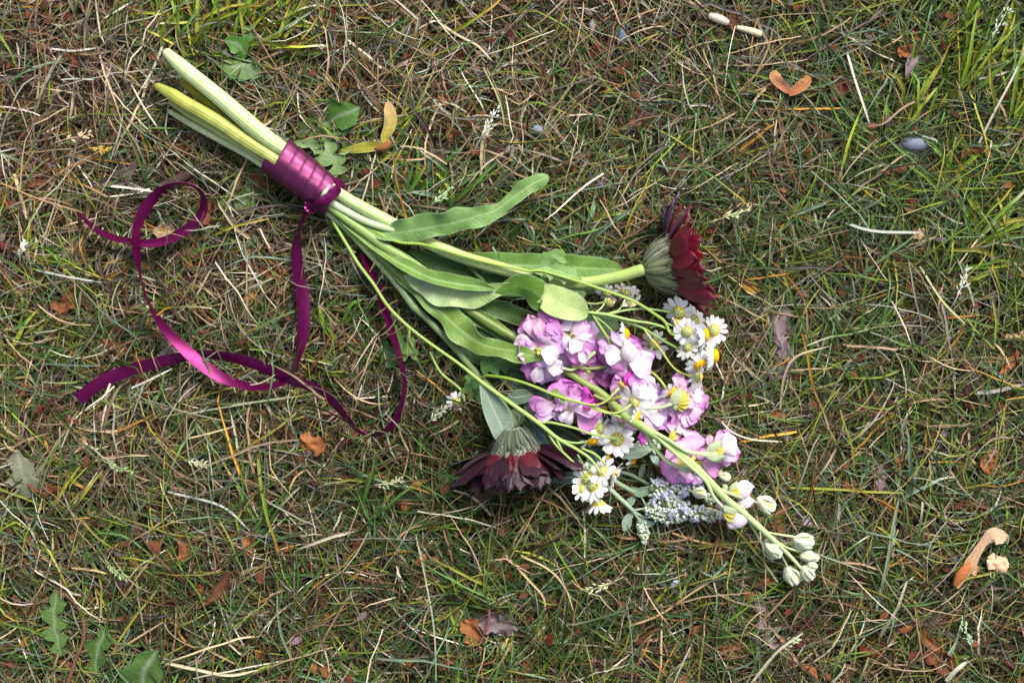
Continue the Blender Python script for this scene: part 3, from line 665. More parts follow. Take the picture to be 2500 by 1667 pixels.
sepals(bl, R7, [(985,690,1050,600,40,146,142),(960,680,920,630,40,138,134)], 40)
bl = blossom(1000, 880, R7, 'greenish bud with pink tipped petals beside the main stalk', [
 (950,880,1160,940,130,'W',130,118,dict(cup=-.5,bend=.3,ruf=.03,prof='round')),(960,890,1070,1000,110,'W',128,112,dict(cup=-.4,bend=.3,prof='round')),(950,850,1130,880,110,'W',134,126,dict(cup=-.4,bend=.25,prof='round')),(960,880,1090,990,60,'M',118,106,LO),(920,860,890,780,60,'P',112,110,LO),
 (940,870,1010,960,50,'Y',140,132,dict(prof='lance',claw=False)),(940,860,1050,910,50,'Y',142,134,dict(prof='lance',claw=False))], z=124, seed0=580, fill=0)
sepals(bl, R7, [(930,840,1110,830,80,146,138),(935,850,980,970,50,138,124)], 50)

def bud(x, y, r, dr, z, label=None, col=(222, 230, 196), n=4, open_=.5, parent=None, ln=1.25):
    """lobed bud at a pixel; dr = direction it points in the picture (deg, ccw)"""
    c = P(x, y, z); a = math.radians(dr); A = np.array([math.cos(a), math.sin(a), .05]); A = unit(A)
    e1 = unit(np.cross(A, [0, 0, 1.0])); e2 = np.cross(e1, A)
    m = 28; th = np.linspace(0, 2 * math.pi, m, endpoint=False); rows = []; cols = []
    ph = random.random() * 3
    for s_ in np.linspace(-1, 1, 13):
        rr = r * .76 * math.sqrt(max(1 - abs(s_) ** 2.0, .002)) * (1 + .20 * np.cos(n * th + ph) * (.4 + .6 * (s_ + 1) / 2))
        off = s_ * r * ln
        rows.append(c + A * off + (np.cos(th) * rr)[:, None] * e1 + (np.sin(th) * rr)[:, None] * e2)
        k = np.clip((-np.cos(n * th + ph) - .55) * 3, 0, 1)[:, None] * np.clip((s_ + .7), 0, 1) * 1.0
        base = srgb(*col); cc = base * (1 - k) + srgb(204, 212, 96) * k
        if s_ > .55: cc = cc * .4 + srgb(236, 238, 220) * .6
        cols.append(cc)
    mb = MB(); mb.grid(np.array(rows), np.array(cols), closed=True)
    o = part('bud', mb, M_sage, parent or stock, label=label)
    for i in range(3):
        t0 = ph + i * 2.09
        side = math.cos(t0) * e1 + math.sin(t0) * e2
        b = c - A * r * ln * .9 + side * r * .2; t = c + A * r * ln * .85 + side * r * .55
        G, uu, tt, UV = petal_grid(b, t, r * 1.05, 'lance', up=side, cup=-.35, bend=.28, ruf=.02, seed=i, nl=10, nw=7)
        q = MB(); thicken(q, G, srgb(212, 222, 190) * (1 - .2 * (np.abs(uu) < .2))[..., None], UV, .8)
        part('sepal', q, M_sage, o)
for a in [(1962,1321,21,-10,112,'pale green bud at the right end of its short stalk'),(1886,1339,23,-50,102,'fat bud with a yellow slit pressed against the stem'),(1933,1404,21,-60,88,'lowest bud hanging below the tip'),(1970,1356,14,10,112),(1988,1361,10,0,104),(1971,1398,17,-55,102),(1983,1380,11,-20,104),
          (1870,1230,21,-35,112,'single bud standing right of the main stem'),(1707,1203,14,-10,96),(1770,1163,12,-10,100),(1752,1152,10,200,98)]: bud(*a)

# stock leaves, each with its own outline
def leaf_part(parent, rows, mt=None, c0=C_LEAF, c1=None, label=None, fold=.15, ruf=.12, wavy=.03, seed=0, n=44, name='leaf', mid=C_PALE, nw=13, th=1.4, under=None):
    G, uu, tt, UV = leaf_grid(rows, n=n, nw=nw, fold=fold, ruf=ruf, seed=seed, wavy=wavy)
    c1 = c0 if c1 is None else c1
    C = np.asarray(c0) * (1 - tt[..., None]) + np.asarray(c1) * tt[..., None]
    k = (np.exp(-(uu / .08) ** 2) * .45)[..., None]; C = C * (1 - k) + np.asarray(mid) * k
    e = (np.clip(np.abs(uu) - .88, 0, 1) * 3)[..., None]; C = (C * (1 - e) + C_PALE * e) * .88
    mb = MB(); thicken(mb, G, C, UV, th)
    return part(name, mb, mt or M_leaf, parent, label=label)
def lr(zf, pts, sc=1.0):
    """rows (x,y,z,hl,hr,bank) in a zoom frame"""
    return [(*zf(x, y), z, hl * sc, hr * sc, bk) for x, y, z, hl, hr, bk in pts]
leaf_part(stock, lr(PX, [(812,492,112,6,6,0),(850,515,108,9,9,.2),(893,548,104,14,12,.3),(934,570,106,16,16,.2),(994,566,116,34,22,-.1),(1050,556,124,34,24,-.25),(1110,545,126,34,22,-.3),(1160,530,124,26,26,-.1),(1209,514,122,14,22,.3),(1252,483,120,16,18,.2),(1295,453,116,21,19,0),(1325,437,112,15,15,0),(1340,430,110,3,3,0)]),
          c0=srgb(118,156,88), c1=srgb(112,152,84), label='long wavy leaf curving out to the upper right', seed=3, fold=.1, ruf=.26, wavy=.10, n=70)
leaf_part(stock, lr(PX, [(800,500,100,7,7,0),(850,548,100,9,9,0),(900,590,100,12,10,.2),(950,628,106,14,13,.5),(1010,660,114,16,20,.5),(1060,682,120,18,17,.5),(1120,694,124,20,16,.4),(1170,700,122,14,12,.2),(1206,706,118,3,3,0)]),
          c0=srgb(124,156,76), c1=srgb(104,142,68), label='rolled upper edge of the folded pale leaf', seed=4, fold=.5, ruf=.08, n=50)
leaf_part(stock, lr(PX, [(985,672,98,4,4,0),(1030,690,104,12,24,0),(1065,708,108,14,34,0),(1100,716,110,16,30,0),(1140,718,110,18,36,-.1),(1180,716,110,18,26,-.2),(1220,708,114,18,14,-.3),(1250,698,120,10,8,-.3),(1268,692,122,3,3,0)]),
          c0=srgb(194,214,170), c1=srgb(160,190,104), label='pale wavy underside of the folded leaf', seed=5, fold=.14, ruf=.2, wavy=.10, n=60, mid=srgb(206,220,180))
leaf_part(stock, lr(PX, [(1190,722,106,5,5,0),(1225,708,118,14,12,0),(1262,700,132,28,22,-.2),(1295,708,142,34,30,-.4),(1322,728,140,30,34,-.3),(1345,748,132,14,20,0),(1352,756,128,3,3,0)]), c0=srgb(92,134,52), c1=srgb(96,138,50), seed=51, fold=-.2, ruf=.1, n=40, mid=srgb(120,156,80), label='dark green curl where the leaf folds over')
leaf_part(stock, lr(PX, [(1306,728,132,8,8,0),(1326,722,142,26,26,.1),(1350,734,148,38,34,.1),(1380,748,150,40,30,0),(1408,760,148,34,24,0),(1426,768,146,20,15,0),(1434,772,144,4,4,0)]), c0=srgb(186,208,134), c1=srgb(178,200,130), seed=52, fold=.12, ruf=.06, n=40, mid=srgb(196,214,150), label='pale rounded leaf tip over the blossoms')
leaf_part(stock, lr(PX, [(800,508,84,6,6,0),(870,570,86,8,8,0),(922,630,88,10,10,0),(970,672,92,14,10,0),(1008,704,94,24,12,.1),(1050,742,98,34,16,.1),(1090,776,102,40,20,0),(1123,805,104,34,30,-.1),(1160,832,106,22,28,-.2),(1200,848,112,20,20,0),(1250,856,124,17,24,.1),(1290,866,128,14,20,.1),(1330,874,128,3,4,0)]),
          c0=srgb(108,142,66), c1=srgb(116,150,70), label='darker wavy leaf ending in a pale point on the blossoms', seed=6, fold=.12, ruf=.26, wavy=.12, n=70)
leaf_part(stock, lr(PX, [(1060,622,66,4,4,0),(1140,636,70,20,20,0),(1220,645,72,28,26,0),(1300,650,74,30,28,.1),(1372,652,76,30,30,0),(1440,656,76,30,26,0),(1495,658,76,20,18,0),(1523,660,74,3,3,0)]),
          c0=srgb(96,134,60), c1=srgb(112,150,72), label='broad leaf lying beneath the upper gerbera stem', seed=7, ruf=.08)
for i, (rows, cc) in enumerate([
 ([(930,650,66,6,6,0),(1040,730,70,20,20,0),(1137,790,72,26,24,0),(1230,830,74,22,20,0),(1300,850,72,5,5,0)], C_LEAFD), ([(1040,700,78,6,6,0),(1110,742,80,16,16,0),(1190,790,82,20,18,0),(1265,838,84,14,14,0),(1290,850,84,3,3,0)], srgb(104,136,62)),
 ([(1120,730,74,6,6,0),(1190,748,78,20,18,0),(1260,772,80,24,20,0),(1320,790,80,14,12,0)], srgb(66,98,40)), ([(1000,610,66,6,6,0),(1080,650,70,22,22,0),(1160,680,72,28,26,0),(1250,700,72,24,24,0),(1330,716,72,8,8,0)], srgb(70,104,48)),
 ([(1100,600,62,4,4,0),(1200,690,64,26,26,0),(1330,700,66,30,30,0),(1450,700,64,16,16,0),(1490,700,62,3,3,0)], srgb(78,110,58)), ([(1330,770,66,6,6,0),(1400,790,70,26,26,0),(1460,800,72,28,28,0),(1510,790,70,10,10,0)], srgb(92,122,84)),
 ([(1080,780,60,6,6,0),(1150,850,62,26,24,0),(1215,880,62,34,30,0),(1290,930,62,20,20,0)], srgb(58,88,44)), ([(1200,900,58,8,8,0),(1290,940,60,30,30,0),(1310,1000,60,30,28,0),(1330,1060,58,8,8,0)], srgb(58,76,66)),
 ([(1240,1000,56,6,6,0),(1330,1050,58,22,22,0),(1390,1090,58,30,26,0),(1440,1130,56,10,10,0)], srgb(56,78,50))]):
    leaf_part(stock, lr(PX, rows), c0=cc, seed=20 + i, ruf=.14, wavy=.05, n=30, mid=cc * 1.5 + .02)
# bare lower stems of the stock seen at the cut end
stem_part(stock, mp(R1, [(260,660),(420,770),(600,870),(820,1000),(1010,1110),(1190,1225)], [84,90,96,102,106,108], [7,9,10,10,10,10]), srgb(182,190,104), srgb(196,212,140), name='cut_stem', cut=srgb(150,130,70))
stem_part(stock, mp(R1, [(250,755),(400,840),(560,930),(800,1060),(1000,1170),(1180,1290)], [70,76,84,90,96,98], [6,9,9.5,9.5,9.5,9]), srgb(190,200,146), srgb(186,206,156), name='cut_stem', cut=srgb(150,130,70))
stem_part(stock, mp(R3, [(190,320),(330,400),(480,480),(640,540),(780,575)], [112,110,108,106,104], [10,10,9,8,6]), srgb(200,220,176), srgb(176,204,146), name='leaf_stalk')
stem_part(stock, mp(R3, [(170,350),(330,470),(500,590),(650,700),(800,790),(950,880),(1060,950)], [106,104,100,98,96,94,90], [9,10,11,12,12,10,7]), srgb(150,178,96), srgb(120,152,80), name='leaf_stalk')
stem_part(stock, mp(R3, [(230,430),(420,620),(620,790),(820,980),(980,1120)], [92,90,88,90,92], [8,8,8,7,6]), srgb(128,154,74), name='leaf_stalk')
stem_part(stock, mp(R3, [(1000,660),(1250,760),(1500,1000)], [84,84,80], [5,6,5]), srgb(84,116,58), name='leaf_stalk')
stem_part(stock, mp(R3, [(1320,1210),(1500,1330),(1660,1430),(1780,1500)], [88,88,90,90], [9,11,11,8]), srgb(104,138,58), name='leaf_stalk')

# ------------------------------------------------------------------ gerberas
def gerbera(root, c, A, R, Lc, joint_r, rows, seed=0, bractcol=srgb(164, 178, 122)):
    """c rim centre (px,py,z), A facing axis; rows = list of petal rows (n, alpha, length, width, colour key, s offset, r frac)"""
    r_ = random.Random(seed)
    c = P(*c); A = unit(A); e1 = unit(np.array([0, 0, 1.0]) - A * A[2]); e2 = np.cross(A, e1)
    prof = [(-Lc * 1.05, joint_r * .9), (-Lc * .95, joint_r * 1.3), (-Lc * .8, R * .47), (-Lc * .55, R * .70), (-Lc * .25, R * .88), (0, R), (2, R * .8), (3, R * .02)]
    ps = np.array(prof); th = np.linspace(0, 2 * math.pi, 40, endpoint=False)
    G = np.array([c + A * s_ + (np.cos(th) * q)[:, None] * e1 + (np.sin(th) * q)[:, None] * e2 for s_, q in prof])
    mb = MB(); mb.grid(G, bractcol * .45, closed=True)
    cup_ = part('receptacle', mb, M_fuzz, root, label='swollen green downy base of the flower head')
    for ring, (s0, s1, nb, wd) in enumerate([(-.92, .22, 24, .30), (-.85, .02, 18, .30), (-.95, -.25, 16, .26)]):
        for i in range(nb):
            ph = 2 * math.pi * (i + .5 * ring + r_.uniform(-.38, .38)) / nb
            side = math.cos(ph) * e1 + math.sin(ph) * e2
            ss = np.linspace(s0, s1 + r_.uniform(-.16, .14), 9) * Lc
            rr = np.interp(ss, ps[:6, 0], ps[:6, 1]) + 1.5 + 2.2 * ring + np.clip(ss, 0, None) * .45 + r_.uniform(0, 4.5)
            wv = np.interp(np.linspace(0, 1, 9), [0, .5, .8, 1], [.5, 1, .7, .05]) * R * wd * .42 * r_.uniform(.75, 1.25)
            tn = unit(np.cross(A, side)); U = np.linspace(-1, 1, 5)
            Gb = np.array([[c + A * ss[k] + side * (rr[k] + 1.8 * (1 - u * u)) + tn * wv[k] * u for u in U] for k in range(9)])
            tc = np.linspace(0, 1, 9)[:, None, None]; cc = bractcol * (1 - .5 * tc) + srgb(92, 88, 84) * .5 * tc
            cc = cc * r_.uniform(.7, 1.2) * (.55 + .75 * (1 - np.abs(U))[None, :, None])
            q = MB(); q.grid(Gb, cc); part('bract', q, M_fuzz, cup_)
    # fine white down over the head base
    nh = 2600; t = rng.random(nh); ph = rng.uniform(0, 2 * math.pi, nh)
    ss = (-1.0 + 1.15 * t) * Lc; rr = np.interp(ss, ps[:6, 0], ps[:6, 1]) + 3
    side = np.cos(ph)[:, None] * e1 + np.sin(ph)[:, None] * e2
    b0 = c + A * ss[:, None] + side * rr[:, None]; tn = np.cross(A, side)
    b1 = b0 + side * rng.uniform(2, 7, (nh, 1)) + A * rng.uniform(2, 9, (nh, 1)) + tn * rng.normal(0, 2, (nh, 1))
    V = np.stack([np.stack([b0 - tn * .35, b0 + tn * .35], 1), np.stack([b1 - tn * .1, b1 + tn * .1], 1)], 1)
    q = MB(); strips_to_mb(q, V, np.broadcast_to(srgb(184, 192, 176), V.shape).copy()); part('fine_down', q, M_fuzz, cup_, kind='stuff')
    for (nb, al, ln, wd, ca, cb, so, rf, f) in rows:
        for i in range(nb):
            ph = 2 * math.pi * (i + r_.uniform(-.22, .22)) / nb
            a_ = math.radians(al + r_.uniform(-9, 9)); l_ = ln * r_.uniform(.86, 1.08)
            if f:
                v = f(ph)
                if v is None: continue
                a_ += math.radians(v[0]); l_ *= v[1]
            side = math.cos(ph) * e1 + math.sin(ph) * e2
            b = c + A * so + side * R * rf; t = b + A * math.cos(a_) * l_ + side * math.sin(a_) * l_
            if t[2] < 26: t = t + np.array([0, 0, 26 - t[2]]) 
            G, uu, tt, UV = petal_grid(b, t, wd * r_.uniform(.85, 1.12), 'ray', up=unit(side * math.cos(a_) - A * math.sin(a_)), cup=-.12, bend=r_.uniform(-.02, .10), ruf=.05, seed=seed + i, nl=11, nw=7, edge=.02, roll=r_.uniform(-.35, .35))
            k = tt[..., None]; C = ca * (1 - k) + cb * k
            if t[1] > c[1] + 95 and so == 0: C = srgb(84, 36, 74) * (1 - k) + srgb(96, 58, 98) * k
            q = MB(); thicken(q, G, C * r_.uniform(.75, 1.25), UV, 1.0); part('petal', q, M_red, root)
    # dark centre of florets
    q = MB(); th2 = np.linspace(0, 2 * math.pi, 30, endpoint=False)
    rws = [c + A * s_ + (np.cos(th2) * R * f_)[:, None] * e1 + (np.sin(th2) * R * f_)[:, None] * e2 for s_, f_ in ((2, .9), (10, .86), (16, .6), (14, .3), (13, .01))]
    q.grid(np.array(rws), srgb(58, 22, 26), closed=True); part('floret_disc', q, M_disc, root)

g1 = thing('gerbera_flower', 'dark red gerbera at the upper right with a downy green base and thick pale stem', 'flower', P(408, 130, 60), BOUQ)
stem_part(g1, mp(PX, [(408,130),(440,160),(472,187),(541,243),(605,299),(660,344),(700,372),(760,420),(836,478),(893,512),(968,552),(1037,589),(1123,626),(1209,652),(1289,674),(1358,688),(1430,690),(1500,678),(1568,659)],
  [100,112,118,122,124,122,118,116,116,108,94,92,96,96,94,94,100,112,124], [12,17,18,19,20,19,17,15,14,15,15,15,15,15.5,15,15,14,13,14]), srgb(206,222,176), srgb(160,184,104), label='thick pale green stem bent near the head', seg=18, cap0=.8, cut=srgb(190,170,96), spots=(srgb(178,200,110), .55), ribs=.01)
redi, redo = srgb(122, 10, 34), srgb(96, 12, 40)
pur, purd = srgb(92, 34, 74), srgb(72, 30, 66)
def f_up(ph):
    # ph 0 faces the viewer; e2 = A x e1 -> sides
    return (-24 * max(math.sin(ph), 0) - 22 * max(math.cos(ph), 0), 1 - .14 * max(math.cos(ph), 0))
gerbera(g1, (1633, 648, 112), (.955, .16, .06), 68, 60, 15, [
 (22, 72, 114, 42, srgb(104, 6, 34), srgb(96, 12, 42), 0, .97, f_up), (20, 60, 108, 46, srgb(112, 8, 34), srgb(92, 10, 34), 3, .9, f_up), (11, 40, 92, 50, srgb(136, 4, 18), srgb(112, 4, 20), 6, .8, f_up)], seed=3)
g2 = thing('gerbera_flower', 'dark red gerbera lying face down in the grass, its outer petals purple', 'flower', P(1000, 800, 40), BOUQ)
stem_part(g2, mp(PX, [(386,212),(420,232),(452,253),(529,297),(605,348),(664,385),(720,430),(800,492)], [84,100,108,114,116,116,112,104], [9,15,16.5,17,17.5,17,15,12]), srgb(176,186,78), srgb(206,216,140), label='yellow green cut stem with a dark downy streak', name='cut_stem', seg=16, cap0=1.0, cut=srgb(150,130,60), spots=(srgb(120,124,40), .6))
stem_part(g2, mp(PX, [(446,200),(470,218),(503,246),(567,302),(618,345),(670,385),(720,425)], [78,84,88,92,94,96,96], [9,13,14,14,13,12,12]), srgb(150,150,26), srgb(132,140,40), label='dark yellow cut stem lying behind the others', name='cut_stem', seg=14, cap0=.9, cut=srgb(110,100,40), spots=(srgb(104,108,20), .6))
stem_part(g2, mp(R3, [(150,400),(300,520),(450,680),(580,820),(700,950),(800,1075),(900,1210)], [96,90,86,84,82,80,80], [8,8,8,8.3,8.5,8.5,9]), srgb(140,164,110), srgb(128,154,108), name='stem', label='grey green downy stem with a joint')
stem_part(g2, mp(R3, [(900,1210),(1000,1300),(1100,1400),(1240,1550),(1360,1690),(1500,1850)], [80,80,78,76,70,66], [9.5,8,8,8,8,8]), srgb(128,152,100), srgb(112,136,84), name='stem')
stem_part(g2, mp(PX, [(1180,930),(1215,970),(1240,1010),(1253,1040)], [66,68,74,84], [8,9,10,12]), srgb(104,128,84), name='stem')
gerbera(g2, (1258, 1094, 84), (.10, -.95, -.10), 54, 52, 12, [
 (15, 40, 68, 50, srgb(78, 2, 20), srgb(60, 4, 22), 0, .98, lambda ph: (0, 1.0) if math.cos(ph) > .15 else None), (30, 68, 128, 44, srgb(38, 6, 20), srgb(40, 12, 32), 0, .95, lambda ph: (0, 1.0) if math.cos(ph) < .35 else None),
 (24, 44, 104, 48, srgb(34, 6, 20), srgb(40, 14, 34), 3, .9, lambda ph: (-6, 1.0)),
 (18, 56, 86, 48, srgb(44, 8, 26), srgb(40, 10, 30), 5, .84, None)], seed=9, bractcol=srgb(92, 108, 78))  # bract and red petal colours darkened to stand in for shade on this head

# ------------------------------------------------------------------ chamomile sprigs
def daisy_head(sprig, x, y, z, R, az, el, npet=15, reflex=0.0, disc=.46, seed=0, gap=0.0, hang=0.0, pc=(246, 246, 250)):
    """R petal tip radius, az/el of the way the yellow disc faces (picture degrees ccw, elevation toward the viewer)"""
    r_ = random.Random(seed * 13 + int(x)); c = P(x, y, z)
    a, e = math.radians(az), math.radians(el)
    A = np.array([math.cos(a) * math.cos(e), math.sin(a) * math.cos(e), math.sin(e)])
    e1 = unit(np.cross(A, [0.12, .07, 1.0])); e2 = np.cross(A, e1)
    R *= 1.06; rd = R * disc * .88; th = np.linspace(0, 2 * math.pi, 32, endpoint=False)
    ring = lambda s_, q: c + A * s_ + (np.cos(th) * q)[:, None] * e1 + (np.sin(th) * q)[:, None] * e2
    mb = MB(); rib = 1 + .05 * np.cos(th * 10)
    mb.grid(np.array([ring(-rd * .55, .1), ring(-rd * .52, rd * .22), ring(-rd * .42, rd * .6), ring(-rd * .25, rd * .78) , ring(-rd * .1, rd * .80)]), np.where((np.arange(32) % 4)[None, :, None] < 2, srgb(206, 212, 150), srgb(140, 158, 72)) * np.ones((5, 32, 1)), closed=True)
    h = part('flower_head', mb, M_stem, sprig)
    q = MB(); rows = [ring(-rd * .12, rd * .6), ring(-rd * .06, rd * .98)]; cols = [np.broadcast_to(srgb(206, 190, 60), (32, 3))] * 2
    for k in np.linspace(0, 1, 9):
        rr = rd * 1.02 * math.cos(k * math.pi / 2) ** .8 + .05; rows.append(ring(rd * .05 + rd * .62 * math.sin(k * math.pi / 2), rr)); cols.append(np.broadcast_to(srgb(232, 178, 12) * (1 - .15 * (k > .7)) + (srgb(206, 206, 60) - srgb(232, 178, 12)) * .3 * (k > .75), (32, 3)))
    G = np.array(rows); G += (rng.normal(0, rd * .03, G.shape[:2])[..., None]) * A
    q.grid(G, np.array(cols), closed=True); part('disc', q, M_disc, h)
    for i in range(npet):
        if r_.random() < gap: continue
        ph = 2 * math.pi * (i + r_.uniform(-.2, .2)) / npet
        side = math.cos(ph) * e1 + math.sin(ph) * e2
        al = math.radians(90 + reflex + r_.uniform(-12, 12)); l_ = (R - rd * .8) * r_.uniform(.88, 1.12) + rd * .1
        b = c + side * rd * .86 + A * rd * .02; t = b + (A * math.cos(al) + side * math.sin(al)) * l_
        nup = unit(A * math.sin(al) - side * math.cos(al))
        G, uu, tt, UV = petal_grid(b, t, R * .36 * r_.uniform(.8, 1.15), 'ray', up=nup, cup=.12, bend=r_.uniform(-.08, .10), ruf=.05, seed=i, nl=8, nw=5, edge=.03, roll=r_.uniform(-.25, .25))
        cc = srgb(*pc) * (1 - .12 * np.clip(1 - tt * 4, 0, 1))[..., None]
        q = MB(); q.grid(G, cc, UV); part('petal', q, M_white, h)
    return c
def sprig_stem(sprig, pts, z, r, c=srgb(150, 178, 96), c2=None):
    stem_part(sprig, mp(PX, pts, z, r), c, c2 if c2 is not None else c, seg=8, ribs=.08)

cA = thing('chamomile_sprig', 'chamomile sprig spreading to the right below the upper gerbera, heads clustered near its tip', 'flower', P(900, 560, 70), BOUQ)
GS = srgb(158, 188, 108); GL = srgb(176, 196, 128)
sprig_stem(cA, [(830,500),(900,555),(968,590),(1037,598),(1140,628),(1220,648),(1289,662),(1323,662),(1400,684),(1464,705),(1544,734),(1600,768),(1625,788),(1636,813),(1669,825),(1681,838),(1694,856),(1704,880)], [96,100,112,114,118,118,122,126,134,140,140,138,138,138,136,132,126,120], [3.2,3.6,3.6,3.6,3.6,3.4,3.2,3.2,3.4,3.4,3.4,3.6,3.6,3.2,3,2.8,2.6,3], srgb(138,170,62), srgb(156,180,86))
sprig_stem(cA, [(1626,789),(1645,796),(1662,797),(1680,792),(1694,783)], [138,144,146,142,136], [2.2,2,2,2.2,2.8], GL)
sprig_stem(cA, [(1320,712),(1400,752),(1434,762),(1480,768),(1540,782),(1590,790),(1623,800),(1645,812),(1668,825)], [110,124,132,134,136,136,134,134,134], [3,3.2,3.4,3.4,3.2,3,3,3,2.6], GS)
sprig_stem(cA, [(1450,766),(1500,777),(1540,790),(1573,803),(1613,828),(1653,849),(1701,868)], [130,130,130,130,126,122,116], [3,3,3.2,3.2,3,3,2.6], srgb(130,164,92))
sprig_stem(cA, [(1573,803),(1582,818),(1596,834),(1613,854),(1636,888),(1656,907),(1680,916),(1699,919)], [132,136,140,140,136,130,126,124], [2.4,2.2,2.2,2.2,2.2,2.2,2.4,2.8], srgb(176,188,88))
sprig_stem(cA, [(1440,762),(1487,766),(1530,757),(1573,754),(1610,758),(1648,765)], [128,130,130,130,124,112], [2.4,2.6,2.6,2.4,2.4,2.8], GS)
sprig_stem(cA, [(1450,766),(1470,750),(1480,728)], [126,122,112], [2.2,2,2.4], GL); sprig_stem(cA, [(1475,768),(1495,763),(1513,755),(1526,732)], [128,124,118,112], [2.2,2,2,2.4], GL); sprig_stem(cA, [(1434,740),(1455,742),(1473,738)], [110,112,110], [2,2,2], GL)
sprig_stem(cA, [(1446,768),(1463,794),(1480,820),(1492,836)], [130,134,136,134], [2.6,3,3.6,4.6], srgb(142,168,90)); sprig_stem(cA, [(1447,769),(1476,790),(1501,816)], [128,130,126], [2.4,2.2,2.6], srgb(142,168,90))
sprig_stem(cA, [(1588,800),(1600,796),(1620,797)], [130,132,132], [2,2,2], GS); sprig_stem(cA, [(1575,872),(1586,858),(1594,845)], [104,104,100], [2.2,2.6,3.2], srgb(140,162,92)); sprig_stem(cA, [(1590,908),(1604,920),(1618,936),(1626,950)], [118,130,136,134], [2.6,2.8,3,3.2], srgb(160,180,80))
for i, (x, y, z, R, az, el, n_, rf) in enumerate([(1657,763,100,38,40,-52,14,0),(1697,780,122,33,25,-35,15,5),(1677,811,118,31,60,-75,15,0),(1721,817,112,36,8,8,17,38),(1742,807,98,35,-10,-60,13,-8),(1744,868,108,38,5,14,18,34),(1708,889,112,35,-62,38,16,18),
  (1704,920,112,33,-5,-28,15,20),(1679,847,104,31,-30,-50,13,0),(1698,842,98,24,30,-40,12,0),(1596,842,90,34,20,-68,12,0),(1528,815,118,33,12,12,13,25),(1480,716,98,27,60,-45,12,0),(1527,714,100,31,78,-36,12,0),(1543,740,92,27,-60,-20,12,20),(1637,955,120,36,-42,8,15,25),(1650,790,96,26,10,10,12,10),(1722,860,96,30,0,0,12,20),(1690,950,108,30,-60,-20,10,20),(1630,1000,100,20,0,10,8,10)]):
    if i in (18, 19): continue
    daisy_head(cA, x, y, z + 30 * (x > 1640), R, az, el + 6 if el < -20 else el, n_, rf, seed=i, disc=.46 if R > 28 else .5)
daisy_head(cA, 1487, 742, 110, 15, 60, -50, 6, -60, disc=.8, seed=70)
petal_part(cA, Za, 1960, 680, 1990, 790, 90, 'G', 136, 134, prof='lance', mt=M_leaf, name='leaf', claw=False)

cB = thing('chamomile_sprig', 'chamomile sprig with long thin stems crossing over the pink blossoms', 'flower', P(1150, 900, 70), BOUQ)
sprig_stem(cB, [(1172,925),(1185,918),(1200,918),(1240,924),(1277,934),(1315,948),(1353,964),(1390,976),(1424,985),(1452,995),(1481,1006),(1512,1017),(1540,1022)], [80,96,112,134,142,146,150,152,152,152,150,146,138], [3,3.4,3.6,3.6,3.4,3.4,3.6,3.6,3.4,3.2,3,2.8,3], srgb(120,152,30), srgb(162,186,96))
sprig_stem(cB, [(1424,985),(1445,989),(1463,987),(1480,979),(1493,966),(1510,949)], [152,156,158,158,156,150], [2.6,2.4,2.3,2.3,2.6,3.4], srgb(164,180,88))
sprig_stem(cB, [(1440,993),(1465,1004),(1490,1009),(1512,1006),(1528,997),(1540,988)], [152,152,152,150,148,142], [2.4,2.4,2.3,2.3,2.4,2.8], srgb(170,186,98))
daisy_head(cB, 1548, 983, 134, 40, 30, -60, 14, 0, seed=31, disc=.36); daisy_head(cB, 1550, 1018, 140, 28, -22, -4, 13, 40, seed=32, disc=.6)
daisy_head(cB, 1517, 940, 142, 17, 50, 10, 9, -40, seed=33, disc=.55, pc=(232, 196, 180))

cC = thing('chamomile_sprig', 'chamomile sprig running along the lower edge with a tight cluster of white heads', 'flower', P(800, 520, 60), BOUQ)
sprig_stem(cC, [(799,512),(815,545),(845,595),(875,645),(911,693),(945,745),(985,787),(1025,820),(1066,850),(1120,888),(1172,930),(1210,958),(1252,988),(1315,1033),(1361,1070),(1410,1098),(1442,1121),(1464,1152)], [88,92,96,98,98,98,96,94,92,94,104,116,124,126,126,126,124,118], [3.6,3.8,4,4,4,3.8,3.8,3.6,3.6,3.8,4.6,5,5,5,4.6,3.6,3.4,3.2], srgb(140,168,70), srgb(160,186,104))
for pts, z, r in [([(1318,1032),(1342,1031),(1367,1036),(1403,1045),(1439,1058),(1475,1066),(1507,1071)], [126,128,128,126,122,116,108], 3), ([(1367,1072),(1392,1080),(1414,1081),(1433,1077)], [126,126,122,116], 2.6),
  ([(1340,1060),(1352,1080),(1370,1100),(1404,1132),(1422,1150),(1434,1166)], [124,126,126,124,122,118], 2.8), ([(1358,1070),(1364,1084),(1373,1101)], [126,128,126], 2.4), ([(1421,1095),(1453,1109),(1476,1132)], [112,114,112], 3), ([(1460,1188),(1462,1202),(1461,1218)], [110,110,106], 3),
  ([(1050,860),(1064,890),(1080,914),(1110,938),(1129,957),(1133,978)], [74,72,70,68,66,62], 3), ([(990,790),(1000,812),(998,828),(1010,850)], [80,70,66,60], 2.5), ([(1410,1110),(1425,1135),(1446,1155)], [104,104,104], 2.4)]:
    sprig_stem(cC, pts, z, r, srgb(148, 176, 92))
for i, (x, y, z, R, az, el, n_, rf) in enumerate([(1466,1046,88,32,200,-58,12,0),(1446,1076,100,33,-76,26,8,-10),(1507,1072,94,40,-60,-76,15,0),(1522,1038,84,34,60,-60,12,0),(1483,1112,76,26,0,15,9,10),(1546,1122,74,26,-20,15,8,30),(1470,1150,112,35,-45,-35,13,0),(1498,1156,106,33,-25,8,10,-30),
  (1448,1184,108,40,-40,-42,15,0),(1424,1194,94,30,200,-60,12,0),(1461,1228,98,38,-84,-10,11,-42),(1433,1168,96,36,140,-60,12,0),(1116,980,56,26,120,-60,13,0)]):
    daisy_head(cC, x, y, z, R, az, el, n_, rf, seed=40 + i)
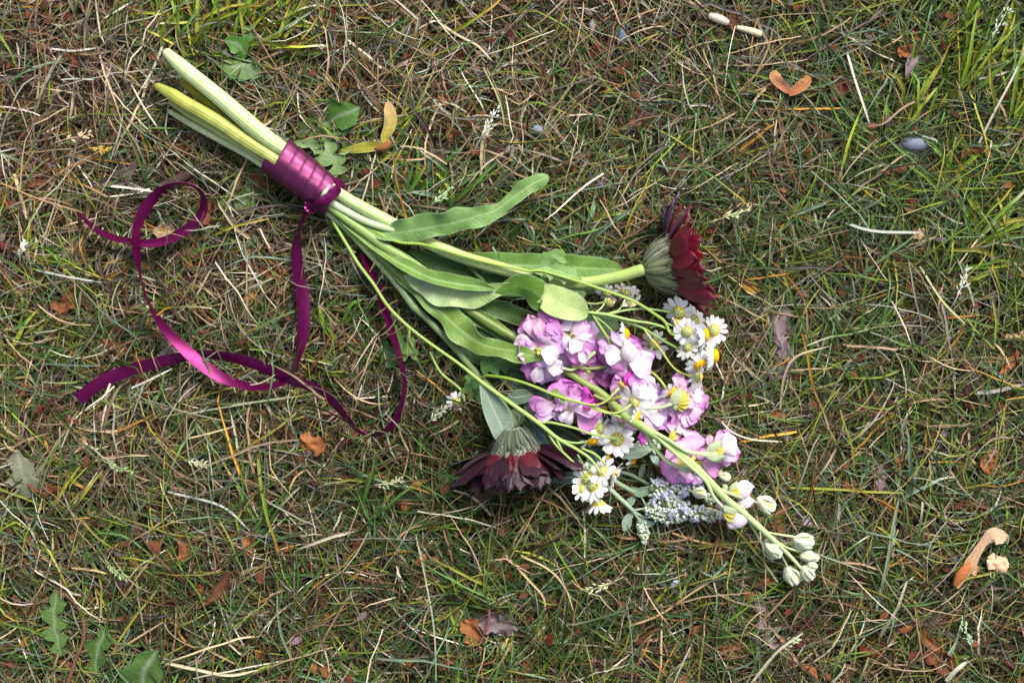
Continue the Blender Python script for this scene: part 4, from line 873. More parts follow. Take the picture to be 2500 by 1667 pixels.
daisy_head(cC, 1496, 1002, 84, 26, 10, 20, 9, 10, seed=60); daisy_head(cC, 1478, 1000, 80, 22, 10, 20, 6, 10, seed=61)

# lobed chamomile leaves
def lobed(parent, rows, W, lobes, seed, c0, mt=None, depth=.6, label=None, n=60, name='leaf', mid=None, skew=.3, z=None):
    q = spline(rows, n); t = np.linspace(0, 1, n)
    env = np.interp(t, [0, .12, .55, .85, 1], [.18, .55, 1, .7, .05]) * W
    r_ = random.Random(seed); o1 = r_.random() * .4
    def saw(p): f = p % 1.0; return np.where(f < .7, f / .7, (1 - f) / .3)
    hl = env * (1 - depth + depth * saw(t * lobes + o1)); hr = env * (1 - depth + depth * saw(t * lobes + o1 + .35 + .1))
    rr = np.stack([q[:, 0], q[:, 1], q[:, 2], hl, hr, np.full(n, 0.0)], 1)
    G, uu, tt, UV = leaf_grid(rr, n=n * 2, nw=9, fold=.12, ruf=.10, seed=seed)
    # sweep the lobes towards the base
    T = unit(np.gradient(G[:, 4], axis=0)); G -= T[:, None] * (np.abs(np.linspace(-1, 1, 9)) ** 1.5)[None, :, None] * (np.minimum(hl, hr).repeat(2)[:, None, None]) * skew
    mid = c0 * 1.5 + .02 if mid is None else mid
    k = (np.exp(-(uu / .12) ** 2) * .6)[..., None]
    mb = MB(); thicken(mb, G, c0 * (1 - k) + mid * k, UV, 1.0)
    return part(name, mb, mt or M_leaf, parent, label=label)
lobed(cC, [(1175,905,84),(1205,888,88),(1240,880,88),(1275,890,84)], 42, 3, 1, srgb(70,110,54)); lobed(cC, [(1172,935,80),(1150,950,70),(1160,975,62)], 26, 3, 2, srgb(80,118,62)); lobed(cC, [(1140,915,70),(1155,955,62),(1175,990,58)], 24, 3, 3, srgb(84,124,60))
lobed(cC, [(1010,825,62),(1000,850,60),(1020,880,58)], 20, 2, 4, srgb(96,132,70)); lobed(cC, [(955,790,60),(975,830,58),(990,870,56)], 18, 3, 5, srgb(86,124,60))
lobed(cA, [(1296,664,122),(1330,655,126),(1375,668,126),(1422,682,120)], 30, 4, 6, srgb(136,168,104)); lobed(cA, [(1300,668,112),(1330,700,112),(1345,730,108)], 24, 3, 7, srgb(110,146,80)); lobed(cA, [(1380,700,96),(1405,712,98),(1425,735,98)], 26, 3, 8, srgb(112,142,90)); lobed(cA, [(1320,640,124),(1350,622,130),(1385,640,128)], 22, 2, 9, srgb(112,150,82))
lobed(cB, [(1350,950,140),(1365,965,150),(1380,985,150)], 12, 2, 10, srgb(120,156,70))

# ------------------------------------------------------------------ blue flowered grey-leaved sprigs
sv = thing('blue_flower_sprig', 'grey green downy sprig with clustered pale lilac florets below the pink spike', 'flower', P(1300, 1080, 50), BOUQ)
CS = srgb(150, 172, 142)
for pts, z, r, c in [([(1380,1100),(1440,1150),(1476,1182),(1501,1205),(1526,1228),(1545,1246)], [60,74,86,88,86,80], [5,5.5,6,5.5,5,5], CS), ([(1430,1130),(1490,1168),(1522,1187),(1551,1202),(1585,1208)], [66,76,78,76,74], [5,6,6,5.4,4], srgb(128,152,116)), ([(1460,1130),(1508,1150),(1542,1160),(1586,1184)], [62,64,64,70], [4,4.6,4.6,4], srgb(104,124,100)),
   ([(1545,1246),(1568,1242),(1590,1243)], [80,80,80], [3,2.6,2.6], CS), ([(1547,1248),(1560,1256),(1575,1262),(1595,1262)], [80,78,76,78], [3,2.6,2.6,2.6], CS), ([(1546,1248),(1556,1262),(1565,1282)], [80,76,68], [3.4,3,3], CS), ([(1556,1202),(1566,1214),(1576,1232)], [74,76,78], [2.4,2.2,2.2], CS)]:
    sprig_stem(sv, pts, z, r, c)
def spike(parent, pts, z, r, label, tip_green=True, blue=.4, cnt=160, seed=0):
    rr = random.Random(seed); q = spline([(x, y, z_, r_) for (x, y), z_, r_ in zip(pts, z, r)], 60)
    W = np.array([P(*a[:3]) for a in q]); T = unit(np.gradient(W, axis=0))
    core = MB(); tube(core, [(x, y, z_, max(r_ * .45, 2)) for (x, y), z_, r_ in zip(pts, z, r)], srgb(130, 150, 112)); o = part('flower_spike', core, M_sage, parent, label=label)
    beads = MB(); stars = MB()
    for k in range(cnt):
        i = rr.randrange(0, 60); ph = rr.uniform(0, 6.283); a = unit(np.cross(T[i], [0, 0, 1.0])); b = np.cross(a, T[i])
        d = math.cos(ph) * a + math.sin(ph) * b; rad = q[i, 3] * rr.uniform(.6, 1.05); c = W[i] + d * rad + T[i] * rr.uniform(-2, 2)
        br = rr.uniform(2.8, 4.6); th = np.linspace(0, 6.283, 7)[:-1]
        e1 = unit(np.cross(d, T[i])); e2 = np.cross(d, e1)
        col = [srgb(226, 236, 216), srgb(206, 220, 192), srgb(222, 232, 232), srgb(180, 204, 156)][rr.randrange(4)]
        rows = [c + d * s_ * br + (np.cos(th) * w_ * br)[:, None] * e1 + (np.sin(th) * w_ * br)[:, None] * e2 for s_, w_ in ((-1, .2), (-.4, .85), (.3, .95), (.8, .6), (1, .05))]
        beads.grid(np.array(rows), col, closed=True)
        if rr.random() < blue * (1 - (i / 60.0) * (.8 if tip_green else 0)):
            n5 = 6
            for m in range(n5):
                p5 = m * 6.283 / n5 + rr.uniform(-.3, .3); dd = unit(d * .8 + (math.cos(p5) * e1 + math.sin(p5) * e2) * .9)
                L_ = rr.uniform(5, 10); s_ = unit(np.cross(dd, d)); w_ = rr.uniform(.8, 1.7)
                b0 = c + d * br * .6; g = np.array([[b0 - s_ * w_ * .5, b0 + s_ * w_ * .5], [b0 + dd * L_ * .6 - s_ * w_, b0 + dd * L_ * .6 + s_ * w_], [b0 + dd * L_ - s_ * .3, b0 + dd * L_ + s_ * .3]])
                stars.grid(g, srgb(214, 210, 246) * rr.uniform(.85, 1.15))
    part('floret_buds', beads, M_sage, o, kind='stuff')
    if stars.n: part('lilac_florets', stars, M_petal, o, kind='stuff')
spike(sv, [(1588,1192),(1631,1194),(1676,1200)], [82,86,84], [19,21,12], 'upper short spike under the blossom', blue=.35, cnt=190, seed=1, tip_green=False)
spike(sv, [(1578,1232),(1600,1252),(1630,1264),(1664,1268)], [80,86,84,80], [15,17,13,5], 'pale green budded spike in front', blue=.06, cnt=200, seed=2)
spike(sv, [(1606,1208),(1630,1232),(1655,1246),(1690,1252),(1730,1255),(1770,1260)], [84,88,88,86,82,78], [22,26,24,19,14,5], 'longest spike with most lilac florets', blue=.6, cnt=380, seed=3)
spike(sv, [(1564,1272),(1569,1295),(1574,1324)], [70,66,62], [9,13,5], 'small drooping spike at the bottom', blue=0, cnt=110, seed=4)
spike(sv, [(1660,1190),(1700,1192),(1740,1226)], [78,80,78], [10,11,8], 'faint pale spike half behind the pink stalk', blue=.15, cnt=90, seed=5)
spike(sv, [(1560,1085),(1590,1075),(1606,1100)], [84,86,84], [12,14,9], 'downy floret cluster between blossom and stalk', blue=.1, cnt=110, seed=6)
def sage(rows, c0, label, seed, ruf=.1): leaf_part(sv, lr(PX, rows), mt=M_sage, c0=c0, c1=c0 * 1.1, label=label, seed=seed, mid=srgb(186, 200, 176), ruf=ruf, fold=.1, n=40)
sage([(1174,930,104,3,3,0),(1185,955,106,18,14,0),(1200,990,106,27,22,0),(1215,1022,104,30,27,0),(1230,1055,98,28,26,0),(1236,1074,92,18,18,0),(1238,1082,88,4,4,0)], srgb(138,158,140), 'large grey green veined leaf pointing down to the face-down gerbera', 1, .05)
sage([(1518,1116,92,4,4,0),(1535,1108,96,14,12,0),(1558,1101,98,20,17,0),(1580,1096,96,10,10,0),(1600,1090,92,2,2,0)], srgb(150,168,146), 'pointed grey leaf under the stalk', 2)
sage([(1240,960,78,3,3,0),(1255,970,82,18,16,0),(1285,966,80,16,14,0),(1300,962,76,2,2,0)], srgb(96,116,96), 'small curled downy leaf', 3)
sage([(1420,1172,74,4,4,0),(1390,1165,70,16,14,0),(1360,1170,64,10,8,0),(1347,1180,60,2,2,0)], srgb(74,102,92), 'teal leaf pointing left from the white heads', 4)
sage([(1548,1250,78,3,3,0),(1534,1264,72,10,9,0),(1528,1280,66,12,10,0),(1524,1296,60,3,3,0)], srgb(164,186,170), 'small pale leaf at the bottom fork', 5)
sage([(1540,1190,78,3,3,0),(1560,1202,82,12,10,0),(1578,1196,82,9,9,0),(1592,1186,80,2,2,0)], srgb(120,146,120), 'small leaf beside the upper spike', 6)
sage([(1552,1212,74,3,3,0),(1538,1224,74,10,9,0),(1526,1232,70,3,3,0)], srgb(126,150,134), 'small leaf left of the spikes', 7)
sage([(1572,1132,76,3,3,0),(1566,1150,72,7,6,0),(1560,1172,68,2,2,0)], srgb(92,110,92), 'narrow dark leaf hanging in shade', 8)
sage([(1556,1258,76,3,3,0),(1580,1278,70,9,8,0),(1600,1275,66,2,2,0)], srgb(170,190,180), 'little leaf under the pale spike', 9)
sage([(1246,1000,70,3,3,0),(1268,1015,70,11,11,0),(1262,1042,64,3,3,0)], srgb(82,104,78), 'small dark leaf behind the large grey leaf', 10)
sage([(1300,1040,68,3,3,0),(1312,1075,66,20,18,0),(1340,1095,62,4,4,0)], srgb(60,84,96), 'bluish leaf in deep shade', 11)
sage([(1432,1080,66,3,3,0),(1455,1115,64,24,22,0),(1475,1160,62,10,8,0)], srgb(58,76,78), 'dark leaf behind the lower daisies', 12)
sage([(1588,1110,80,3,3,0),(1600,1122,82,9,9,0),(1610,1135,78,2,2,0)], srgb(176,196,184), 'tiny pale leaf tip', 13)

# ------------------------------------------------------------------ satin ribbon: wrapping, knot and two tails
rb = thing('satin_ribbon', 'dark magenta satin ribbon wound round the stems, its two tails curling over the grass', 'ribbon', P(760, 440, 60))
RC = srgb(100, 8, 74)
ax0, ax1 = P(660, 370, 110), P(822, 494, 102)
A_ = unit(ax1 - ax0); e1 = unit(np.array([0, 0, 1.0]) - A_ * A_[2]); e2 = np.cross(A_, e1); LA = np.linalg.norm(ax1 - ax0)
mb = MB(); turns = 5.4; bw = 40.0; nth = 300; nv = 9
rows = []; uv = []
for i in range(nth):
    f = i / (nth - 1); th = f * turns * 2 * math.pi + .4; s0 = 2 + f * (LA - bw - 2)
    row = []; urow = []
    for j in range(nv):
        v = j / (nv - 1); s_ = s0 + v * bw
        R0 = 47 - 8 * (s_ / LA)
        R_ = R0 + 3.4 * (1 - v) + (1.6 if v < .06 else 0) + .5 * math.sin(math.pi * v) + 1.2 * math.sin(3 * th) + .5 * math.sin(11 * th + v * 2)
        row.append(ax0 + A_ * (s_ + 5 * math.cos(th - 1.2)) + e1 * math.cos(th) * R_ * .80 + e2 * math.sin(th) * R_)
        urow.append((v * 2 - 1, f * 18.0, 0.5))
    rows.append(row); uv.append(urow)
thicken(mb, np.array(rows), RC, np.array(uv), 1.2)
part('wrapping', mb, M_ribbon, rb, label='ribbon wound in overlapping turns round the stems')
def ribbon_strip(rows, name, label, zf=R2, full=31.0, flip=1, n=None, sc=2.24, col=RC):
    q = np.array([(*zf(x, y), z, w / sc) for x, y, z, w in rows])
    Ls = np.sum(np.linalg.norm(np.diff(q[:, :2], axis=0), axis=1)); n = n or int(Ls / 5)
    q = spline(q, n); W = np.array([P(*r[:3]) for r in q]); T = unit(np.gradient(W, axis=0)); up = np.array([0, 0, 1.0])
    ca = np.clip(q[:, 3] / full, .17, .995); bank = np.arccos(ca)
    sgn = np.ones(n); cur = flip
    mins = [i for i in range(2, n - 2) if bank[i] > 1.2 and bank[i] >= bank[i - 1] and bank[i] > bank[i + 1]]
    bk = bank * flip
    G = np.zeros((n, 7, 3)); L = 0; UVv = np.zeros((n, 7, 3))
    for i in range(n):
        if i: L += np.linalg.norm(W[i] - W[i - 1])
        vd = unit(np.array([0, 0, HP]) - W[i]); s = unit(np.cross(T[i], vd)); nn = np.cross(s, T[i]); b = bk[i]
        s2 = s * math.cos(b) + nn * math.sin(b); n2 = nn * math.cos(b) - s * math.sin(b)
        c = W[i] + up * (abs(math.sin(b)) * full * .48 + 7)
        for j, u in enumerate(np.linspace(-1, 1, 7)):
            G[i, j] = c + s2 * u * full * .5 + n2 * (1 - u * u) * 1.3; UVv[i, j] = (u, L / 50.0, .5)
    mb = MB(); thicken(mb, G, col, UVv, .9)
    return part(name, mb, M_ribbon, rb, label=label)
ribbon_strip(TAIL1, 'tail', 'longer tail making a loop at the far left', flip=-1)
ribbon_strip(TAIL2, 'tail', 'tail coming from under the stems and ending in a cut edge at the left', flip=1)
ribbon_strip([(745,500,122,80),(690,550,138,90),(620,610,142,96),(560,650,138,80),(500,690,124,50),(455,715,112,30)], 'knot_band', None, zf=Zj, full=24, sc=3.896, flip=1)
ribbon_strip([(410,690,108,50),(450,675,116,56),(490,690,118,50),(510,722,110,34)], 'knot_band', None, zf=Zj, full=16, sc=3.896, flip=-1)
ribbon_strip([(440,650,104,50),(432,690,110,50),(462,722,112,50),(495,730,106,34)], 'knot_band', None, zf=Zj, full=15, sc=3.896, flip=1)
ribbon_strip([(700,420,96,40),(760,470,98,50),(800,520,92,40),(826,550,80,20)], 'knot_band', None, zf=Zj, full=24, sc=3.896, flip=1)
mb = MB(); tube(mb, mp(Zj, [(560,580),(600,540),(640,475)], [150,154,150], [1.5,5,1]), srgb(196,216,176)); part('leaf_tip', mb, M_leaf, stock, label='pale leaf tip poking out between two turns of ribbon')
# ------------------------------------------------------------------ fallen leaves, seeds, stones, twigs and straws lying in the grass
def scrap_mb(x, y, ln, wd, dr, col, seed, z=52, curl=.5, shape=0, jag=.12, col2=None, cup=.3):
    r = random.Random(seed); c = P(x, y, z); a = math.radians(dr)
    d = np.array([math.cos(a), math.sin(a), 0]); s = np.array([-d[1], d[0], 0]); up = np.array([0, 0, 1.0])
    n, m = 18, 11; T = np.linspace(0, 1, n); U = np.linspace(-1, 1, m)
    pr = {0: ([0, .15, .5, .85, 1], [.1, .65, 1, .7, .08]), 1: ([0, .2, .5, .8, 1], [.3, .9, .7, 1, .4]), 2: ([0, .1, .3, .6, 1], [.15, .3, .5, .9, .35])}[shape]
    w = np.interp(T, *pr) * wd * .5
    ph = [r.uniform(0, 6.28) for _ in range(6)]
    tilt = r.uniform(-.35, .35); C1 = np.asarray(col); C2 = C1 * .6 if col2 is None else np.asarray(col2)
    uu, tt = np.meshgrid(U, T)
    edge = 1 + jag * (np.sin(tt * 19 + ph[0] + (uu > 0) * 2) + .7 * np.sin(tt * 37 + ph[1] + (uu > 0)))
    X = (tt - .5) * ln * (1 - .15 * curl); Yv = uu * w[:, None] * edge + math.sin(ph[2]) * .15 * ln * np.sin(tt * math.pi)
    H = curl * ln * .35 * ((tt - .5) ** 2) * 4 * .5 + cup * wd * .5 * uu ** 2 * np.sin(ph[3] + tt * 3) + .06 * wd * np.sin(uu * 6 + ph[4]) * np.sin(tt * 9 + ph[5]) + tilt * Yv * .5
    G = c + X[..., None] * d + Yv[..., None] * s + H[..., None] * up
    k = (.5 + .5 * smoothnoise(X + seed * 31, Yv, max(wd * .35, 6), seed % 7))[..., None]
    mid = (np.exp(-(uu / .1) ** 2) * .35)[..., None]
    C = C1 * (1 - k * .7) + C2 * k * .7; C = C * (1 - mid) + C1 * 1.3 * mid
    UV = np.stack([uu, tt, np.full_like(uu, seed % 9)], -1)
    mb = MB(); thicken(mb, G, C, UV, .9); return mb, c
OR, RU, DB, TN, GV, RD, GN = srgb(158,100,60), srgb(128,76,48), srgb(80,54,42), srgb(190,156,124), srgb(132,116,120), srgb(120,56,42), srgb(150,152,118)
LIT = [  # x, y, length, width, direction, colour, z, curl, shape, label
 (765,1076,62,48,-15,OR,60,.3,1,'crinkled orange brown leaf scrap below the lower ribbon crossing'),(400,563,52,34,10,TN*.85,52,.4,0,'oval tan leaf inside the ribbon loop'),(505,520,60,40,70,RU,52,.6,1,'curled brown leaf right of the ribbon loop'),
 (283,838,74,40,-20,RU,48,.4,1,'reddish brown leaf scrap left of the ribbon bend'),(405,868,50,44,60,GV,50,.5,0,'grey cup shaped leaf just above the ribbon crossing'),(155,735,60,40,30,RU,52,.6,1,'curled brown leaf near the left edge below the ribbon loop'),
 (664,665,64,34,-15,RU,48,.3,0,'brown leaf between the ribbon loop and the hanging tail'),(575,690,60,40,10,DB,46,.6,1,'crumpled dark brown leaf in the middle of the ribbon'),(145,770,40,20,80,OR,50,.3,0,'small orange leaf below the curled one at left'),
 (880,1095,34,26,0,DB,40,.3,0,'small dark scrap left of the face-down gerbera'),(85,435,50,28,50,RU,54,.5,0,'rust brown folded leaf at the upper left'),(95,112,36,24,0,RU,48,.2,0,'small rust scrap in the top left corner'),(425,340,90,38,-15,DB,44,.3,1,'dark brown leaf under the lowest cut stem'),
 (280,425,110,36,25,GV,46,.2,2,'grey weathered leaf fragment left of the ribbon wrapping'),(330,285,40,28,-30,RD,44,.3,1,'small dark red scrap left of the cut stems'),(450,372,44,34,30,RU,46,.4,1,'brown scrap below the cut stems'),(640,440,60,26,-35,RU,50,.4,0,'narrow brown leaf just below the ribbon wrapping'),
 (48,265,26,60,0,RD*.8,40,.2,1,'dark red leaf strip at the left edge'),(725,118,48,22,15,OR,52,.7,0,'little curled orange leaf above the stems'),(900,20,24,30,80,RU,50,.2,0,'rust scrap at the top edge'),(905,455,34,50,70,RU*.9,54,.5,0,'curled rust brown leaf right of the ribbon wrapping'),
 (1255,90,24,60,85,RD,44,.5,2,'dark red curl near the top centre'),(1300,105,50,30,-20,RU*.9,42,.3,1,'brown scrap beside the dark red curl'),(1083,245,34,20,-50,OR,50,.3,0,'small orange chip in the straw above the long leaf'),(1235,300,30,20,20,RU,44,.3,1,'rust chip left of the small round stone'),
 (1215,375,40,26,60,RU*.9,42,.3,0,'brown scrap above the tip of the long leaf'),(1370,550,30,24,10,RU,44,.4,1,'tiny rust leaf above the broad leaf'),(1555,290,50,30,50,RU,46,.5,1,'brown leaf right of the bare patch'),(1580,350,80,24,-15,DB,42,.3,0,'dark brown strip right of the bare patch'),
 (1795,55,26,50,80,RU,52,.5,2,'brown curl lying across the pale stick'),(2040,215,40,70,80,srgb(140,74,66),48,.4,0,'dull red winged seed right of the orange one'),(2240,140,110,40,60,GV*1.05,46,.2,2,'pale grey weathered leaf at the upper right'),(2205,125,26,28,0,OR,56,.6,1,'small rolled orange bud scale on the grey leaf'),
 (2345,85,30,20,0,OR*.8,46,.3,1,'orange chip near the top right'),(2385,60,22,40,80,srgb(112,72,78),42,.3,0,'dull purple scrap near the top right corner'),(1850,490,36,22,0,RU,42,.4,0,'brown chip right of the upper gerbera'),(2225,505,30,34,60,OR,50,.4,0,'small pale orange leaf at the right'),
 (2245,570,44,24,20,TN,56,.4,0,'pale tan scrap on the straws at the right'),(1835,700,50,22,-25,srgb(160,118,48),52,.3,0,'yellow brown leaf tip above the grey leaf'),(1865,660,60,26,0,DB,42,.3,1,'dark brown strip right of the upper gerbera petals'),
 (1915,800,90,50,80,GV,48,.2,0,'largest grey weathered leaf, right of the daisies'),(1900,880,90,44,70,GV*.8,44,.2,1,'dark grey leaf under the largest grey one'),(2210,780,34,26,60,RU,46,.3,0,'rust scrap at the right middle'),(2095,870,34,26,-30,RD,46,.4,1,'dark red curled scrap right of the grey leaves'),
 (2480,820,50,20,10,TN,54,.3,1,'knobbly tan bract at the right edge'),(2460,885,70,20,50,OR,52,.5,2,'orange brown winged leaf at the right edge'),(2350,945,50,26,20,srgb(110,62,60),44,.4,1,'dark reddish scrap near the right edge'),(1990,990,34,26,0,RU,46,.3,0,'brown chip below the grey leaves'),
 (1900,1012,36,24,10,OR*.8,50,.3,0,'orange brown leaf below the grey leaves'),(1780,920,24,40,80,RU,44,.5,0,'small brown curl right of the pink blossoms'),(1822,960,40,22,60,RD,42,.3,0,'dark red leaf right of the pink blossoms'),(2125,1010,50,30,-20,RD*1.1,42,.4,1,'wide dark red leaf in the right grass'),
 (2415,1130,36,50,80,OR,56,.4,0,'bright orange brown leaf near the right edge'),(2425,1105,20,30,60,TN,60,.4,0,'pale tip above the bright orange brown leaf'),(1920,1160,40,20,50,RU,46,.5,1,'brown curl beside the single white bud'),(1945,1170,30,16,-20,OR*.9,48,.4,0,'orange chip right of the brown curl'),
 (2160,1245,60,28,-50,RU,52,.6,2,'twisted red brown leaf left of the large tan seed'),(2150,1165,24,60,85,srgb(168,142,158),50,.3,0,'pale lilac fallen petal in the right grass'),(1968,1270,22,20,60,srgb(196,178,206),54,.3,0,'tiny lilac petal above the bud stalks'),
 (2370,1255,90,34,-20,RD,40,.4,1,'dark red brown litter above the large tan seed'),(1912,1268,24,70,75,OR*.8,44,.4,1,'orange strip left of the pale green buds'),(1660,1335,22,24,0,OR*.8,50,.4,0,'small round orange chip under the lilac spikes'),(1875,1420,40,20,10,OR*.8,44,.3,0,'flat orange brown chip below the lowest bud'),
 (1350,1305,60,24,35,srgb(150,84,66),48,.4,2,'reddish leaf below the lower white daisies'),(1460,1400,26,20,20,OR,46,.3,0,'orange chip right of the reddish leaf'),(1555,1395,26,44,85,srgb(120,110,90),50,.4,0,'dull olive leaf below the lilac spikes'),(1195,1205,90,50,10,srgb(112,86,78),40,.3,1,'torn greyish brown leaf under the face-down gerbera'),
 (1150,1540,60,50,-60,OR*.9,44,.4,1,'orange brown oak leaf scrap at the bottom centre'),(1215,1530,90,54,-10,GV*.8,40,.2,1,'dark grey leaf at the bottom centre'),(1090,1615,50,20,40,RU,42,.3,1,'red brown curl at the bottom edge'),(1283,1625,22,44,80,RU*1.1,44,.3,0,'small red brown leaf stub at the bottom edge'),
 (1270,1210,30,20,0,DB,38,.3,0,'dark chip below the purple petals'),(520,1440,110,40,50,srgb(104,66,46),50,.3,2,'long brown winged seed in the lower left grass'),(560,1410,50,44,20,srgb(118,82,62),46,.3,0,'darker end of leaf beside the long brown winged seed'),(335,1385,60,22,-50,RU*1.1,50,.4,0,'narrow red brown leaf in the lower left'),
 (445,1340,30,70,85,OR,48,.5,1,'orange oak leaf fragment in the lower left'),(620,1320,30,70,80,OR*.9,48,.6,0,'orange curl in the lower left'),(560,1290,50,30,-20,RU,46,.6,1,'coiled brown leaf above the orange curl'),(410,1165,44,26,10,RU,46,.3,0,'brown leaf in the left lower grass'),
 (110,1170,70,50,-30,RD*.9,42,.4,1,'dark red brown litter beside the pale green leaf'),(480,1435,30,24,0,RU,44,.3,1,'brown chip left of the long winged seed'),(120,1390,50,26,10,DB,42,.3,1,'dark leaf above the lobed leaves'),(30,1500,34,24,0,RU,44,.3,0,'rust chip at the lower left edge'),
 (500,1610,50,30,20,TN*.8,44,.3,1,'tan paper like scrap right of the round green leaf'),(160,1620,40,24,-10,RU*1.1,42,.3,0,'orange brown chip between the lobed leaves'),(800,1630,26,40,80,OR,46,.3,0,'orange leaf end at the bottom left centre'),(640,1590,34,26,40,OR*.8,44,.3,1,'brown scrap in the bottom left centre'),
 (195,1085,44,22,60,TN*1.05,56,.3,2,'pale tan husk below the ribbon end'),(260,1455,26,16,0,DB,44,.4,0,'tiny dark chip in the lower left'),(1030,1470,30,20,-30,TN*.8,50,.3,1,'straw coloured husk in the lower centre'),(600,1110,34,30,70,srgb(138,112,104),46,.3,1,'dusty brown scrap below the ribbon'),
 (2130,1590,50,24,0,RU,46,.3,1,'red brown chip in the lower right'),(2290,1610,70,50,-40,RU*.9,48,.6,1,'rust coloured rolled leaf near the lower right corner'),(2275,1560,60,24,-50,OR*.9,48,.4,2,'orange leaf above the rolled rust leaf'),(1975,1640,50,22,-40,OR,52,.4,0,'curved orange leaf at the bottom right'),
 (1790,1590,60,24,15,OR*.85,44,.3,1,'orange brown leaf in the lower right grass'),(1885,1540,90,36,-50,srgb(150,130,138),46,.2,1,'pale lilac grey leaf strip in the lower right grass'),(1860,1490,60,26,-60,srgb(140,124,134),44,.2,0,'smaller lilac grey leaf above the strip'),(2260,1520,60,18,-75,srgb(120,64,44),44,.2,0,'thin rust stick like leaf in the lower right'),
 (10,1660,50,30,0,srgb(156,88,66),44,.3,0,'brown leaf cut by the lower left corner'),(1660,1655,40,20,20,srgb(150,90,60),44,.3,0,'brown chip at the bottom edge right of centre'),(2075,1185,34,24,10,RU,44,.3,1,'brown scrap in the grass right of the buds'),(2340,720,40,30,60,GV*.8,42,.3,0,'dark grey scrap at the far right')]
for i, (x, y, ln, wd, dr, c, z, cu, sh, lb) in enumerate(LIT):
    if wd > ln: ln, wd = wd, ln
    mb, c0 = scrap_mb(x, y, ln * 1.12, wd * 1.12, dr, c, 100 + i, z=z, curl=cu, shape=sh, cup=.55)
    nm = 'fallen_petal' if 'petal' in lb and 'lilac' in lb else ('winged_seed' if 'winged seed' in lb else 'dead_leaf')
    part(nm, mb, M_dead, None, label=lb, at=c0, category={'fallen_petal': 'petal', 'winged_seed': 'seed', 'dead_leaf': 'leaf'}[nm], group='dry leaves and scraps fallen in the grass')

# many nameless crumbs of leaf between the blades
mb = MB(); r_ = random.Random(77)
for i in range(1900):
    x, y = r_.uniform(-120, 2620), r_.uniform(-120, 1790); s_ = r_.uniform(5, 17)
    c = P(x, y, r_.uniform(26, 60)); c[2] = min(c[2], capat(np.array([c[0]]), np.array([c[1]]))[0] - 8)
    a = r_.uniform(0, 6.28); d = np.array([math.cos(a), math.sin(a), r_.uniform(-.3, .3)]); s = np.array([-d[1], d[0], r_.uniform(-.4, .4)])
    g = np.array([[c - d * s_ + s * s_ * k * .3 for k in (-1, 0, 1)], [c + s * s_ * k * .6 + np.array([0, 0, s_ * .3 * (1 - k * k)]) for k in (-1, 0, 1)], [c + d * s_ + s * s_ * k * .25 for k in (-1, 0, 1)]])
    mb.grid(g, [OR, RU, DB, RU, DB, RD, OR, GV][r_.randrange(8)] * r_.uniform(.35, .85))
part('leaf_crumbs', mb, M_dead, None, kind='stuff', label='crumbled bits of brown leaf scattered through the grass')

# maple keys
def samara(label, pieces, name='maple_key', nut=None, nc=None):
    x, y, z = pieces[0][0][0][:3]
    t = thing(name, label, 'seed', P(x, y, 40), 'winged maple seeds lying on the lawn')
    for rows, c0, c1 in pieces:
        leaf_part(t, rows, mt=M_dead, c0=c0 * .72, c1=c1 * .72, name='wing', fold=.12, ruf=.2, wavy=.08, n=40, mid=c0, seed=int(rows[0][0]) % 50)
    if nut:
        mb = MB(); tube(mb, nut, nc, seg=12, flat=.7, cap0=.9, cap1=.9); part('nut', mb, M_dead, t)
samara('large tan winged maple seed with a bent pale wing at the lower right', [([(2332,1432,62,6,8,0),(2350,1405,66,12,14,0),(2368,1380,68,16,12,0),(2385,1350,66,12,10,0),(2402,1322,66,10,12,0),(2418,1305,66,14,22,0),(2436,1304,64,14,24,.2),(2452,1312,60,12,18,.3),(2458,1318,58,6,8,0)], srgb(206,160,118), srgb(226,192,162))],
       nut=[(2332,1425,66,7),(2345,1404,70,13),(2358,1386,70,10),(2366,1374,68,5)], nc=srgb(172,104,58))
samara('curved orange winged seed pair shaped like horns at the upper right', [([(1925,226,66,5,6,0),(1915,214,68,10,10,.2),(1900,200,70,12,12,.4),(1893,186,70,14,12,.3),(1900,177,68,6,8,0)], srgb(200,132,98), srgb(214,160,112)), ([(1925,230,66,6,6,0),(1940,222,68,11,12,.2),(1958,210,70,14,12,.2),(1970,196,70,14,10,.2),(1962,190,68,5,5,0)], srgb(196,120,86), srgb(198,136,72))])
samara('yellow green and tan winged maple key above the ribbon wrapping', [([(940,358,70,8,10,0),(915,360,70,10,14,.1),(885,362,68,11,13,0),(855,366,66,8,9,0),(832,368,64,3,3,0)], srgb(178,170,60), srgb(150,158,62)), ([(944,352,70,8,10,0),(940,335,72,11,12,.1),(950,310,74,14,14,0),(955,285,74,15,14,-.1),(950,262,72,13,11,0),(944,250,70,5,5,0)], srgb(196,186,66), srgb(208,170,126))],
       nut=[(918,364,70,5),(938,360,71,9),(950,350,70,7)], nc=srgb(132,84,52))
mb, c0 = scrap_mb(2435, 1375, 56, 46, -20, srgb(222,182,152), 301, z=64, curl=.2, shape=1, jag=.05)
part('dead_leaf', mb, M_dead, None, label='flat pale pinkish tan leaf piece right of the large winged seed', at=c0, category='leaf', group='dry leaves and scraps fallen in the grass')
mb, c0 = scrap_mb(2382, 1392, 26, 20, 40, srgb(196,150,116), 302, z=58, curl=.2, shape=1)
part('dead_leaf', mb, M_dead, None, label='tiny tan flake between the winged seed and the flat leaf piece', at=c0, category='leaf', group='dry leaves and scraps fallen in the grass')

